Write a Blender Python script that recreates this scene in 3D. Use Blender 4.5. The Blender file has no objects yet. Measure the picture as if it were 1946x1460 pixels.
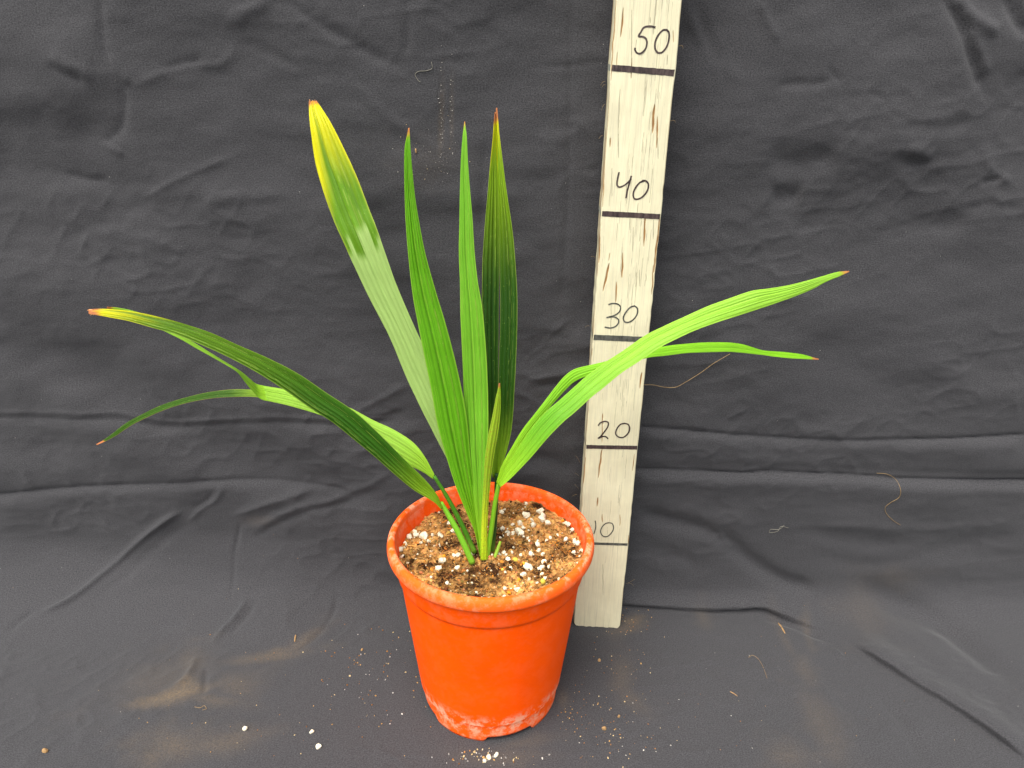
import bpy, math, random
import numpy as np
from mathutils import Matrix, Vector

random.seed(7)
RNG = np.random.RandomState(11)
scene = bpy.context.scene
C = scene.collection

# ------------------------------------------------------------------ camera
F_PX, PITCH, ROLL, CAM_H = 1250.0, 0.3832, 0.0158, 46.70      # photo pixels, radians, cm
PW, PH = 1946.0, 1460.0
cam_data = bpy.data.cameras.new('camera')
cam = bpy.data.objects.new('camera', cam_data)
C.objects.link(cam)
cam_data.sensor_fit = 'HORIZONTAL'
cam_data.sensor_width = 36.0
cam_data.lens = F_PX / PW * 36.0
cam_data.clip_start = 0.01
cam_data.clip_end = 50.0
cam.matrix_world = (Matrix.Translation((0, 0, CAM_H * 0.01))
                    @ Matrix.Rotation(math.pi / 2 - PITCH, 4, 'X') @ Matrix.Rotation(ROLL, 4, 'Z'))
scene.camera = cam

# ------------------------------------------------------------------ sky, sun, exposure
SUN_EL, SUN_AZ = math.radians(64), math.radians(216)     # azimuth clockwise from +y: behind the camera, a little left
world = bpy.data.worlds.new('World')
scene.world = world
world.use_nodes = True
wn, wl = world.node_tree.nodes, world.node_tree.links
wn.clear()
sky = wn.new('ShaderNodeTexSky')
sky.sky_type = 'NISHITA'
sky.sun_disc = False
sky.sun_elevation = SUN_EL
sky.sun_rotation = SUN_AZ
sky.air_density = 1.0
sky.dust_density = 4.0
sky.ozone_density = 1.0
hs = wn.new('ShaderNodeHueSaturation')
hs.inputs['Saturation'].default_value = 0.22            # a bright, veiled, almost white sky
bg = wn.new('ShaderNodeBackground')
bg.inputs['Strength'].default_value = 0.15
wo = wn.new('ShaderNodeOutputWorld')
wl.new(sky.outputs[0], hs.inputs['Color'])
wl.new(hs.outputs[0], bg.inputs['Color'])
wl.new(bg.outputs[0], wo.inputs['Surface'])
sun_data = bpy.data.lights.new('sun', 'SUN')
sun_data.energy = 1.5
sun_data.angle = math.radians(45)
sun_data.color = (1.0, 0.95, 0.86)
sun = bpy.data.objects.new('sun', sun_data)
C.objects.link(sun)
sd = Vector((math.sin(SUN_AZ) * math.cos(SUN_EL), math.cos(SUN_AZ) * math.cos(SUN_EL), math.sin(SUN_EL)))
sun.rotation_euler = sd.to_track_quat('Z', 'Y').to_euler()
scene.view_settings.view_transform = 'Standard'
scene.view_settings.look = 'None'
scene.view_settings.gamma = 1.0
scene.view_settings.use_curve_mapping = False
scene.view_settings.exposure = 1.22
scene.render.engine = 'CYCLES'
scene.cycles.max_bounces = 8
scene.cycles.transparent_max_bounces = 8

# ------------------------------------------------------------------ measuring helpers (all in cm)
_c, _s = math.cos(PITCH), math.sin(PITCH)
_fw = np.array([0, _c, -_s]); _up0 = np.array([0, _s, _c]); _rt0 = np.array([1., 0, 0])
_rt = _rt0 * math.cos(ROLL) + _up0 * math.sin(ROLL)
_up = -_rt0 * math.sin(ROLL) + _up0 * math.cos(ROLL)
CAMP = np.array([0, 0, CAM_H])

def ray(px, py):
    return _fw + _rt * ((px - PW / 2) / F_PX) + _up * ((PH / 2 - py) / F_PX)

def at_y(px, py, Y):            # the point seen at a photo pixel that lies at depth Y
    d = ray(px, py)
    return CAMP + d * ((Y - CAMP[1]) / d[1])

def at_z(px, py, Z):
    d = ray(px, py)
    return CAMP + d * ((Z - CAMP[2]) / d[2])

def lin(r, g, b):
    f = lambda v: ((v / 255 + 0.055) / 1.055) ** 2.4 if v > 10 else v / 255 / 12.92
    return np.array([f(r), f(g), f(b)])

# value noise
_T = RNG.rand(256, 256)
def vnoise(x, y, seed=0):
    x = np.asarray(x, float) + seed * 17.31; y = np.asarray(y, float) + seed * 9.77
    xi = np.floor(x).astype(int); yi = np.floor(y).astype(int)
    fx = x - xi; fy = y - yi
    fx = fx * fx * fx * (fx * (fx * 6 - 15) + 10); fy = fy * fy * fy * (fy * (fy * 6 - 15) + 10)
    g = lambda a, b: _T[a & 255, b & 255]
    return ((g(xi, yi) * (1 - fx) + g(xi + 1, yi) * fx) * (1 - fy)
            + (g(xi, yi + 1) * (1 - fx) + g(xi + 1, yi + 1) * fx) * fy) * 2 - 1

def sstep(a, b, x):
    t = np.clip((np.asarray(x, float) - a) / (b - a), 0, 1)
    return t * t * (3 - 2 * t)

def catmull(P, n):
    """resample a polyline (k, d) to n points on a Catmull-Rom spline, spaced by chord of the first columns"""
    P = np.asarray(P, float)
    d = np.r_[0, np.cumsum(np.sqrt(np.maximum(((P[1:] - P[:-1]) ** 2).sum(1), 1e-12)))]
    t = np.linspace(0, d[-1], n)
    T = np.zeros_like(P)
    for i in range(len(P)):
        a, b = max(i - 1, 0), min(i + 1, len(P) - 1)
        T[i] = (P[b] - P[a]) / (d[b] - d[a])
    i = np.clip(np.searchsorted(d, t, side='right') - 1, 0, len(P) - 2)
    h = (d[i + 1] - d[i])[:, None]; u = ((t - d[i]) / (d[i + 1] - d[i]))[:, None]
    return ((2 * u ** 3 - 3 * u ** 2 + 1) * P[i] + (u ** 3 - 2 * u ** 2 + u) * h * T[i]
            + (-2 * u ** 3 + 3 * u ** 2) * P[i + 1] + (u ** 3 - u ** 2) * h * T[i + 1])

# ------------------------------------------------------------------ object helpers
BASE = {}
def empty(name, base, label=None, cat=None, group=None):
    o = bpy.data.objects.new(name, None)
    C.objects.link(o)
    o.empty_display_size = 0.02
    o.location = [v * 0.01 for v in base]
    BASE[o] = np.array(base, float)
    tag(o, label, cat, group)
    return o

def tag(o, label=None, cat=None, group=None, kind=None):
    if label: o['label'] = label
    if cat: o['category'] = cat
    if group: o['group'] = group
    if kind: o['kind'] = kind
    return o

def mesh_data(name, V, faces, mats=(), smooth=True, uv=None, col=None, attrs=None, midx=None):
    me = bpy.data.meshes.new(name)
    V = np.asarray(V, float) * 0.01
    if isinstance(faces, np.ndarray):
        k = faces.shape[1]; nf = len(faces)
        me.vertices.add(len(V)); me.vertices.foreach_set('co', V.ravel().astype(np.float32))
        me.loops.add(nf * k); me.loops.foreach_set('vertex_index', faces.ravel().astype(np.int32))
        me.polygons.add(nf)
        me.polygons.foreach_set('loop_start', np.arange(0, nf * k, k, dtype=np.int32))
        me.polygons.foreach_set('loop_total', np.full(nf, k, dtype=np.int32))
        me.update(calc_edges=True)
    else:
        me.from_pydata([tuple(v) for v in V], [], faces)
    for m in mats: me.materials.append(m)
    me.polygons.foreach_set('use_smooth', np.full(len(me.polygons), smooth, dtype=bool))
    if midx is not None: me.polygons.foreach_set('material_index', np.asarray(midx, dtype=np.int32))
    li = np.zeros(len(me.loops), dtype=np.int32); me.loops.foreach_get('vertex_index', li)
    if uv is not None:
        l = me.uv_layers.new(name='UVMap')
        l.data.foreach_set('uv', np.asarray(uv, float)[li].ravel().astype(np.float32))
    if col is not None:
        a = me.color_attributes.new('col', 'FLOAT_COLOR', 'POINT')
        a.data.foreach_set('color', np.c_[col, np.ones(len(V))].ravel().astype(np.float32))
    for k, v in (attrs or {}).items():
        a = me.attributes.new(k, 'FLOAT', 'POINT')
        a.data.foreach_set('value', np.asarray(v, float).ravel().astype(np.float32))
    me.validate()
    return me

def obj(name, V, faces, mats=(), parent=None, origin=None, **kw):
    """one mesh object; V in cm, world coordinates"""
    V = np.asarray(V, float)
    if not isinstance(mats, (list, tuple)): mats = [mats]
    base = np.zeros(3) if origin is None else np.asarray(origin, float)
    if parent is not None and origin is None: base = BASE[parent]
    o = bpy.data.objects.new(name, mesh_data(name, V - base, faces, mats, **kw))
    C.objects.link(o)
    BASE[o] = base
    pb = BASE[parent] if parent is not None else np.zeros(3)
    o.parent = parent
    o.location = (base - pb) * 0.01
    return o

def grid_faces(n, m, off=0, flip=False):
    i = np.arange(n - 1)[:, None] * m + np.arange(m - 1)[None, :] + off
    i = i.ravel()
    f = np.stack([i, i + 1, i + m + 1, i + m], 1)
    return f[:, ::-1].copy() if flip else f

def tube(path, rad, ns=8, cap=True):
    P = np.asarray(path, float); n = len(P)
    rad = np.broadcast_to(np.asarray(rad, float), (n,))
    T = np.gradient(P, axis=0); T /= np.linalg.norm(T, axis=1)[:, None] + 1e-12
    ref = np.array([0.31, 0.2, 0.93]) if abs(T[0] @ np.array([0.31, 0.2, 0.93])) < .9 else np.array([1., 0, 0])
    V = []
    for i in range(n):
        a = np.cross(T[i], ref); a /= np.linalg.norm(a); b = np.cross(T[i], a)
        ref = b if False else ref
        ang = np.arange(ns) / ns * 2 * np.pi
        V.append(P[i] + rad[i] * (np.cos(ang)[:, None] * a + np.sin(ang)[:, None] * b))
    V = np.concatenate(V)
    F = []
    for i in range(n - 1):
        for j in range(ns):
            k = (j + 1) % ns
            F.append((i * ns + j, i * ns + k, (i + 1) * ns + k, (i + 1) * ns + j))
    if cap:
        F.append(tuple(range(ns))[::-1]); F.append(tuple((n - 1) * ns + j for j in range(ns)))
    return V, F

# ------------------------------------------------------------------ material helpers
class NT:
    def __init__(s, name):
        s.m = bpy.data.materials.new(name); s.m.use_nodes = True
        s.n, s.l = s.m.node_tree.nodes, s.m.node_tree.links
        s.bsdf = s.n['Principled BSDF']; s.out = s.n['Material Output']
    def new(s, t, **kw):
        nd = s.n.new(t)
        for k, v in kw.items():
            if k.startswith('i_'):
                nd.inputs[k[2:].replace('_', ' ')].default_value = v
            else: setattr(nd, k, v)
        return nd
    def attr(s, name): return s.new('ShaderNodeAttribute', attribute_name=name)
    def noise(s, vec, scale, detail=3, rough=.5, dims='3D'):
        nd = s.new('ShaderNodeTexNoise', noise_dimensions=dims)
        nd.inputs['Scale'].default_value = scale; nd.inputs['Detail'].default_value = detail
        nd.inputs['Roughness'].default_value = rough
        s.l.new(vec, nd.inputs['Vector']); return nd.outputs[0]
    def ramp(s, fac, *stops):
        nd = s.new('ShaderNodeValToRGB'); e = nd.color_ramp.elements
        while len(e) < len(stops): e.new(.5)
        for q, (p, c) in zip(e, stops):
            q.position = p; q.color = (*c, 1) if len(c) == 3 else c
        s.l.new(fac, nd.inputs[0]); return nd.outputs[0]
    def mix(s, fac, a, b, mode='MIX'):
        nd = s.new('ShaderNodeMix', data_type='RGBA', blend_type=mode)
        for sock, v in ((nd.inputs[0], fac), (nd.inputs[6], a), (nd.inputs[7], b)):
            if hasattr(v, 'is_output'): s.l.new(v, sock)
            elif isinstance(v, (int, float)): sock.default_value = v
            else: sock.default_value = (*v, 1)
        return nd.outputs[2]
    def math(s, op, a, b=0.0, clamp=False):
        nd = s.new('ShaderNodeMath', operation=op, use_clamp=clamp)
        for sock, v in zip(nd.inputs, (a, b)):
            if hasattr(v, 'is_output'): s.l.new(v, sock)
            else: sock.default_value = v
        return nd.outputs[0]
    def mapping(s, vec, scale=(1, 1, 1)):
        nd = s.new('ShaderNodeMapping'); nd.inputs['Scale'].default_value = scale
        s.l.new(vec, nd.inputs['Vector']); return nd.outputs[0]
    def bump(s, h, strength, dist):
        nd = s.new('ShaderNodeBump'); nd.inputs['Strength'].default_value = strength
        nd.inputs['Distance'].default_value = dist
        s.l.new(h, nd.inputs['Height']); s.l.new(nd.outputs[0], s.bsdf.inputs['Normal']); return nd.outputs[0]
    def set(s, color=None, rough=None, **kw):
        b = s.bsdf.inputs
        for k, v in (('Base Color', color), ('Roughness', rough)):
            if v is None: continue
            if hasattr(v, 'is_output'): s.l.new(v, b[k])
            elif k == 'Base Color': b[k].default_value = (*v, 1)
            else: b[k].default_value = v
        for k, v in kw.items(): b[k.replace('_', ' ')].default_value = v
        return s.m
    def tex(s, which='Object'): return s.new('ShaderNodeTexCoord').outputs[which]

GREY = lambda v: (v, v, v)

def mat_cloth():
    t = NT('black_cotton_cloth')
    uv = t.tex('UV')
    weave = t.noise(t.mapping(uv, (5, 7.5, 1)), 1.6, 4, .8)
    thread = t.noise(t.mapping(uv, (1.2, 26, 1)), 1.0, 2, .6)
    blot = t.noise(uv, .09, 4, .6)
    c = t.ramp(weave, (.36, lin(9, 9, 10)), (.64, lin(81, 80, 82)))
    c = t.mix(.28, c, t.ramp(thread, (.3, lin(38, 38, 41)), (.7, lin(64, 63, 65))))
    c = t.mix(t.math('MULTIPLY', blot, .18), c, lin(48, 48, 51))
    dust = t.attr('dust').outputs['Fac']
    gr = t.noise(t.mapping(uv, (4.5, 4.5, 1)), 1.0, 6, .85)
    g2 = t.ramp(gr, (.36, GREY(.08)), (.68, GREY(.95)))
    dm = t.math('MULTIPLY', dust, g2, True)
    c = t.mix(t.math('MULTIPLY', dm, 1.0), c, lin(116, 98, 73))
    m = t.set(c, .92, Specular_IOR_Level=.25, Sheen_Weight=.12, Sheen_Roughness=.5)
    hb = t.math('ADD', t.math('MULTIPLY', weave, .5), t.math('MULTIPLY', thread, .5))
    t.bump(hb, .5, .0007)
    return m

def mat_leaf(name, rough=.46, trans=.32, tint=(.68, 1.0, .08), spec=.22, streak=.34, speck=.0):
    t = NT(name)
    uv = t.tex('UV')
    col = t.attr('col').outputs['Color']
    st = t.noise(t.mapping(uv, (16, .35, 1)), 1.0, 3, .6)
    st2 = t.noise(t.mapping(uv, (45, 1.2, 1)), 1.0, 2, .6)
    c = t.mix(streak, col, t.ramp(st, (.3, GREY(.45)), (.7, GREY(1.0))), 'MULTIPLY')
    c = t.mix(.25, c, t.ramp(st2, (.3, GREY(.5)), (.7, GREY(1.0))), 'MULTIPLY')
    # small pale scales in rows
    sp = t.noise(t.mapping(uv, (14, 5, 1)), 1.0, 2, .5)
    c = t.mix(t.ramp(sp, (.66, GREY(0)), (.74, GREY(.45 + speck))), c, lin(168, 190, 96))
    if speck:
        br = t.noise(t.mapping(uv, (11, 4.5, 1)), 1.3, 1, .5)
        c = t.mix(t.ramp(br, (.58, GREY(0)), (.66, GREY(.6))), c, lin(150, 112, 44))
    t.set(c, rough, Specular_IOR_Level=spec)
    n = t.bump(t.math('ADD', t.math('MULTIPLY', st, .7), t.math('MULTIPLY', st2, .3)), .35, .0008)
    tr = t.new('ShaderNodeBsdfTranslucent')
    t.l.new(t.mix(1.0, c, tint, 'MULTIPLY'), tr.inputs['Color'])
    t.l.new(n, tr.inputs['Normal'])
    mx = t.new('ShaderNodeMixShader'); mx.inputs[0].default_value = trans
    t.l.new(t.bsdf.outputs[0], mx.inputs[1]); t.l.new(tr.outputs[0], mx.inputs[2])
    t.l.new(mx.outputs[0], t.out.inputs['Surface'])
    return t.m

def mat_pot():
    t = NT('orange_plastic')
    ob = t.tex('Object')
    mott = t.noise(ob, 28, 4, .6)
    c = t.ramp(mott, (.3, (.90, .080, .0)), (.7, (.97, .092, .0005)))
    wear = t.attr('wear').outputs['Fac']
    n1 = t.noise(ob, 70, 6, .72); n2 = t.noise(ob, 260, 3, .7)
    w = t.math('MULTIPLY', wear, t.ramp(t.math('ADD', t.math('MULTIPLY', n1, .7), t.math('MULTIPLY', n2, .3)),
                                        (.47, GREY(0)), (.58, GREY(1))), True)
    c = t.mix(w, c, lin(226, 186, 156))
    fade = t.attr('fade').outputs['Fac']
    c = t.mix(t.math('MULTIPLY', fade, .5), c, lin(228, 108, 48))
    scr = t.noise(t.mapping(ob, (1, 1, .12)), 420, 2, .6)
    m = t.set(c, t.ramp(mott, (.2, GREY(.5)), (.8, GREY(.62))), Specular_IOR_Level=.08)
    t.bump(t.math('ADD', t.math('MULTIPLY', n1, .6), t.math('MULTIPLY', scr, .15)), .12, .0008)
    return m

def mat_board():
    t = NT('weathered_cream_paint')
    ob = t.tex('UV')
    bare = t.attr('bare').outputs['Fac']; crack = t.attr('crack').outputs['Fac']
    n = t.noise(ob, .35, 4, .6); grain = t.noise(t.mapping(ob, (10, .25, 1)), 1.0, 4, .65)
    fine = t.noise(t.mapping(ob, (26, .8, 1)), 1.0, 3, .65)
    c = t.ramp(n, (.3, lin(203, 196, 163)), (.7, lin(217, 210, 176)))
    c = t.mix(t.ramp(grain, (.35, GREY(.4)), (.55, GREY(0))), c, lin(178, 172, 150))
    wood = t.ramp(fine, (.3, lin(110, 74, 38)), (.7, lin(168, 128, 76)))
    c = t.mix(bare, c, wood)
    c = t.mix(crack, c, lin(70, 62, 46))
    m = t.set(c, .62, Specular_IOR_Level=.3)
    t.bump(t.math('ADD', grain, t.math('MULTIPLY', fine, .4)), .3, .0006)
    return m

def mat_simple(name, a, b, scale=120, rough=.8, stretch=(1, 1, 1), bump=.3, bd=.0006, spec=.3):
    t = NT(name); v = t.mapping(t.tex('Object'), stretch)
    n = t.noise(v, scale, 4, .65)
    m = t.set(t.ramp(n, (.3, a), (.7, b)), rough, Specular_IOR_Level=spec)
    if bump: t.bump(n, bump, bd)
    return m

def mat_col(name, rough=.9, scale=900):
    t = NT(name); c = t.attr('col').outputs['Color']
    n = t.noise(t.tex('Object'), scale, 3, .65)
    m = t.set(t.mix(.6, c, t.ramp(n, (.3, GREY(.45)), (.7, GREY(1.15))), 'MULTIPLY'), rough, Specular_IOR_Level=.15)
    t.bump(n, .5, .0008)
    return m

M_CLOTH = mat_cloth(); M_POT = mat_pot(); M_BOARD = mat_board()
M_INK = mat_simple('marker_ink', lin(28, 18, 20), lin(84, 70, 66), 420, .55, (1, 1, .25), 0)
M_INK_GREY = mat_simple('worn_marker_ink', lin(48, 48, 44), lin(92, 92, 84), 420, .6, (1, 1, .4), 0)
M_INK_SIDE = mat_simple('faded_marker_ink', lin(118, 122, 112), lin(160, 162, 146), 420, .6, (1, 1, 1), 0)
M_LEAF = mat_leaf('palm_leaf_upper'); M_LEAF_UNDER = mat_leaf('palm_leaf_underside', .5, .5, (.85, 1.0, .15), spec=.2, streak=.22)
M_SPEAR = mat_leaf('young_spear_leaf', .45, .25, speck=.35)
M_PET = mat_leaf('petiole_green', .38, .08)
M_DRY = mat_simple('dry_leaf_tip', lin(176, 96, 48), lin(226, 176, 120), 300, .8)
M_SOIL = mat_col('peat_soil'); M_FIB = mat_col('peat_fibre', .85)
M_PERL = mat_simple('perlite', lin(206, 196, 168), lin(240, 232, 206), 700, .9, (1, 1, 1), .5, .0006)
M_TAN = mat_simple('tan_crumb', lin(126, 94, 58), lin(176, 144, 100), 600, .9, (1, 1, 1), .5)
M_ROOT = mat_simple('dry_root', lin(116, 92, 58), lin(152, 128, 90), 200, .7, (1, 1, 1), 0)
M_LINT = mat_simple('pale_lint', lin(150, 146, 140), lin(196, 190, 182), 900, .9, (1, 1, 1), 0)
M_THREAD = mat_simple('grey_thread', lin(110, 108, 98), lin(140, 136, 124), 300, .9, (1, 1, 1), 0)

# ------------------------------------------------------------------ cloth backdrop (wall and floor in one sheet)
YW, LEAN = 55.3, 0.012
def corner_radius(x):
    return 2.0 + 6.5 * sstep(-9, -24, x) + 1.5 * sstep(20, 36, x)

def profile(x, s):
    """x, arc length s (0 = the corner, + up the wall) -> y, z, normal y, normal z"""
    R = corner_radius(x); q = R * math.pi / 4
    th = np.clip((s + q) / R, 0, math.pi / 2)
    y = YW - R + R * np.sin(th) + np.minimum(s + q, 0)
    z = R - R * np.cos(th) + np.maximum(s - q, 0)
    return y + LEAN * z, z, -np.sin(th), np.cos(th)

_S = np.linspace(-60, 80, 7001)
def on_cloth(px, py):
    d = ray(px, py); x = 0.
    for _ in range(3):
        y, z, _a, _b = profile(np.full_like(_S, x), _S)
        t = (y - CAMP[1]) / d[1]
        g = CAMP[2] + t * d[2] - z                       # > 0 below, < 0 above
        k = np.argmax(g < 0) if (g < 0).any() else len(_S) - 1
        x = CAMP[0] + t[k] * d[0]
    return x, _S[k]

def lattice(lo, d0, d1, hi, fine, grow=1.22):
    mid = np.arange(d0, d1 + fine / 2, fine)
    a, st = [], fine; p = d0
    while p > lo: st = min(st * grow, 6); p -= st; a.append(p)
    b, st = [], fine; p = mid[-1]
    while p < hi: st = min(st * grow, 6); p += st; b.append(p)
    return np.r_[a[::-1], mid, b]
GX = lattice(-115, -47, 47, 115, .17)
GS = lattice(-105, -21.5, 59, 105, .17)
XX, SS = np.meshgrid(GX, GS)                              # rows: s, columns: x
DD = np.zeros_like(XX); TX = np.zeros_like(XX); TS = np.zeros_like(XX); DUST = np.zeros_like(XX)

def wrinkle(px_pts, kind, amp, w, w2=None, taper=.25, hang=.75, groove=.3):
    """a crease drawn along photo points; amp and widths in cm"""
    P = np.array([on_cloth(*p) for p in px_pts])
    P = catmull(P, max(10, 5 * len(P)))
    wm = 5 * max(w, w2 or w)
    cx = np.where((GX > P[:, 0].min() - wm) & (GX < P[:, 0].max() + wm))[0]
    cs = np.where((GS > P[:, 1].min() - wm) & (GS < P[:, 1].max() + wm))[0]
    if not len(cx) or not len(cs): return
    sl = np.ix_(cs, cx)
    X, S = XX[sl], SS[sl]
    best = np.full(X.shape, 1e9); sd = np.zeros(X.shape); tt = np.zeros(X.shape)
    L = np.r_[0, np.cumsum(np.hypot(*(P[1:] - P[:-1]).T))]
    for i in range(len(P) - 1):
        a, b = P[i], P[i + 1]; ab = b - a; l2 = ab @ ab + 1e-9
        u = np.clip(((X - a[0]) * ab[0] + (S - a[1]) * ab[1]) / l2, 0, 1)
        dx = X - a[0] - u * ab[0]; ds = S - a[1] - u * ab[1]
        d = np.hypot(dx, ds)
        m = d < best
        best[m] = d[m]
        sgn = np.sign(ab[0] * ds - ab[1] * dx)            # + on the left of the line's direction
        sd[m] = (sgn * d)[m]; tt[m] = ((L[i] + u * (L[i + 1] - L[i])) / L[-1])[m]
    tp = sstep(0, taper, tt) * sstep(1, 1 - taper, tt)
    tp = tp * (1 + .25 * vnoise(tt * 7, tt * 0, len(px_pts)))
    if kind == 'ridge':
        q = np.abs(sd) / w
        D = (1.15 if P[:, 1].mean() < 2 else (.68 if abs(amp) < .4 else .9)) * amp * (np.exp(-q ** 2) if w >= .48 else .4 * np.exp(-1.6 * q) + .6 * np.exp(-q ** 2))
    elif kind == 'fold':                                  # a pinched line with the cloth swelling on the left of its direction
        w2 = w2 or w * 6
        D = amp * (sd > 0) * (1 - np.exp(-(sd / .7) ** 2)) * np.exp(-np.abs(sd / w2) ** 1.3) - .62 * amp * np.exp(-np.abs(sd) / w)
    elif kind == 'over':                                  # the same, hanging over the line
        w2 = w2 or w * 6
        D = amp * np.where(sd > 0, np.exp(-np.abs(sd / w2) ** 1.3), np.exp(-(sd / w) ** 2)) - groove * amp * np.exp(-((sd + .35) / .35) ** 2)
        k = hang * amp * np.where(sd > 0, np.exp(-(sd / .55) ** 2), np.exp(-(sd / .2) ** 2)) * tp
        gx = np.gradient(P[:, 0]); gs = np.gradient(P[:, 1]); gl = np.hypot(gx, gs) + 1e-9
        TX[sl] += k * np.interp(tt, L / L[-1], gs / gl); TS[sl] -= k * np.interp(tt, L / L[-1], gx / gl)
    elif kind == 'lip':                                   # sharp edge, bulging on the left side of the line's direction
        w2 = w2 or w * 6
        D = amp * np.where(sd > 0, np.exp(-(sd / w2) ** 1.3), np.exp(-(sd / w) ** 2))
    DD[sl] += D * tp

# line, kind, height, width(s): left-hand part
wrinkle([(-40, 784), (80, 782), (160, 782), (230, 786), (272, 796), (320, 806), (400, 800), (480, 795), (640, 798), (760, 790)], 'ridge', .16, .22, taper=.06)
wrinkle([(760, 800), (640, 809), (480, 806), (400, 811), (320, 817), (270, 807), (230, 797), (80, 793), (-40, 795)], 'fold', .22, .18, 2.2, taper=.06)
wrinkle([(680, 942), (620, 930), (540, 920), (430, 915), (290, 919), (150, 925), (0, 938), (-60, 944)], 'fold', .38, .22, 2.6, taper=.08)
wrinkle([(352, 968), (322, 984), (270, 1024), (200, 1085), (140, 1134), (102, 1155), (66, 1168)], 'ridge', .42, .34, taper=.12)
wrinkle([(374, 990), (342, 1006), (290, 1046), (220, 1107), (160, 1156)], 'ridge', -.14, .5, taper=.2)
wrinkle([(72, 1156), (45, 1175), (12, 1202)], 'ridge', -.18, .3)
wrinkle([(428, 918), (412, 948), (382, 968), (352, 998)], 'ridge', .22, .3)
wrinkle([(410, 925), (395, 950), (362, 970)], 'ridge', -.15, .3)
wrinkle([(430, 986), (500, 960), (560, 942), (625, 924)], 'ridge', .34, .42)
wrinkle([(450, 1000), (520, 975), (600, 950)], 'ridge', -.2, .5)
wrinkle([(468, 1022), (510, 990), (565, 964), (625, 955), (690, 928), (770, 880)], 'ridge', .34, .45)
wrinkle([(468, 1034), (530, 996), (590, 972), (650, 962), (720, 930)], 'ridge', -.25, .45)
wrinkle([(456, 985), (446, 1050), (440, 1100), (434, 1158)], 'ridge', -.2, .22)
wrinkle([(470, 1130), (452, 1165), (420, 1200), (396, 1226)], 'ridge', .26, .32)
wrinkle([(487, 1135), (468, 1170), (432, 1208)], 'ridge', -.16, .35)
wrinkle([(372, 1240), (364, 1272), (342, 1300), (300, 1318)], 'ridge', .2, .35)
wrinkle([(392, 1264), (390, 1295), (388, 1322)], 'ridge', -.15, .25)
wrinkle([(245, 1110), (330, 1118), (420, 1140)], 'ridge', -.16, .7)
wrinkle([(120, 1195), (240, 1196), (360, 1188)], 'ridge', -.14, .6)
wrinkle([(640, 1120), (634, 1160), (610, 1200), (560, 1240)], 'ridge', -.14, .3)
wrinkle([(-40, 625), (120, 672), (260, 755), (400, 850), (560, 915), (740, 985)], 'ridge', -.85, 3.0, taper=.15)
wrinkle([(-60, 690), (80, 740), (240, 850), (400, 920)], 'ridge', .4, 2.5, taper=.2)
wrinkle([(-40, 1010), (150, 1040), (300, 1080), (480, 1120), (700, 1150)], 'ridge', -.4, 2.0, taper=.2)
wrinkle([(-60, 232), (60, 255), (150, 262), (260, 250)], 'ridge', -.5, 1.8)
wrinkle([(-60, 300), (80, 318), (190, 345), (320, 380)], 'ridge', -.4, 1.6)
wrinkle([(90, 102), (130, 124), (188, 148)], 'ridge', .24, .5)
wrinkle([(85, 118), (125, 142), (170, 160)], 'ridge', -.2, .45)
wrinkle([(240, 168), (280, 152), (320, 134), (365, 122), (410, 124), (432, 108), (445, 75)], 'ridge', .16, .4)
wrinkle([(300, 134), (340, 122), (390, 114)], 'ridge', -.22, .35)
wrinkle([(188, -20), (190, 40), (200, 105), (232, 160), (234, 210), (222, 250), (182, 276)], 'ridge', -.2, .4, taper=.12)
wrinkle([(205, 100), (228, 142), (248, 165)], 'ridge', .2, .35)
wrinkle([(185, 272), (215, 286), (236, 296)], 'ridge', .2, .35)
wrinkle([(110, 330), (160, 342), (210, 346)], 'ridge', -.2, .4)
wrinkle([(250, 392), (320, 350), (390, 318), (470, 288)], 'ridge', .15, .3)
wrinkle([(365, 386), (420, 380), (480, 374), (560, 368)], 'ridge', .18, .55)
wrinkle([(180, 405), (240, 398), (300, 380)], 'ridge', -.2, .7)
wrinkle([(120, 450), (200, 425), (260, 428)], 'ridge', -.18, .6)
# above and behind the leaves
wrinkle([(772, -20), (776, 50), (774, 110)], 'ridge', -.18, .4)
wrinkle([(520, -10), (600, 40), (690, 95), (760, 128), (800, 140)], 'ridge', -.2, .5)
wrinkle([(430, 60), (470, 20), (520, 0)], 'ridge', .2, .5)
wrinkle([(440, 75), (520, 105), (580, 140)], 'ridge', -.14, .5)
wrinkle([(836, 130), (842, 200), (838, 290)], 'ridge', -.16, .25)
wrinkle([(857, 150), (858, 240), (856, 260)], 'ridge', -.1, .22)
wrinkle([(922, 250), (920, 350), (914, 470)], 'ridge', -.24, .5)
wrinkle([(1086, -20), (1084, 200), (1078, 420), (1066, 600)], 'ridge', -.16, .35, taper=.1)
wrinkle([(660, 150), (760, 240), (860, 300)], 'ridge', .12, .5)
wrinkle([(1000, 130), (1090, 124), (1160, 115)], 'ridge', -.1, .3)
wrinkle([(990, 724), (1040, 716), (1100, 705), (1140, 690)], 'ridge', .3, .4)
wrinkle([(1000, 738), (1060, 732), (1120, 740)], 'ridge', -.26, .4)
wrinkle([(1010, 690), (1046, 640), (1090, 600)], 'ridge', .14, .35)
wrinkle([(990, 700), (1030, 660), (1060, 620)], 'ridge', -.16, .5)
wrinkle([(640, 800), (720, 760), (790, 720)], 'ridge', .22, .4)
wrinkle([(640, 880), (740, 830), (820, 800)], 'ridge', .2, .5)
wrinkle([(620, 850), (720, 800), (800, 770)], 'ridge', -.25, .6)
wrinkle([(1000, 860), (1050, 880), (1100, 900)], 'ridge', -.3, .8)
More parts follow.
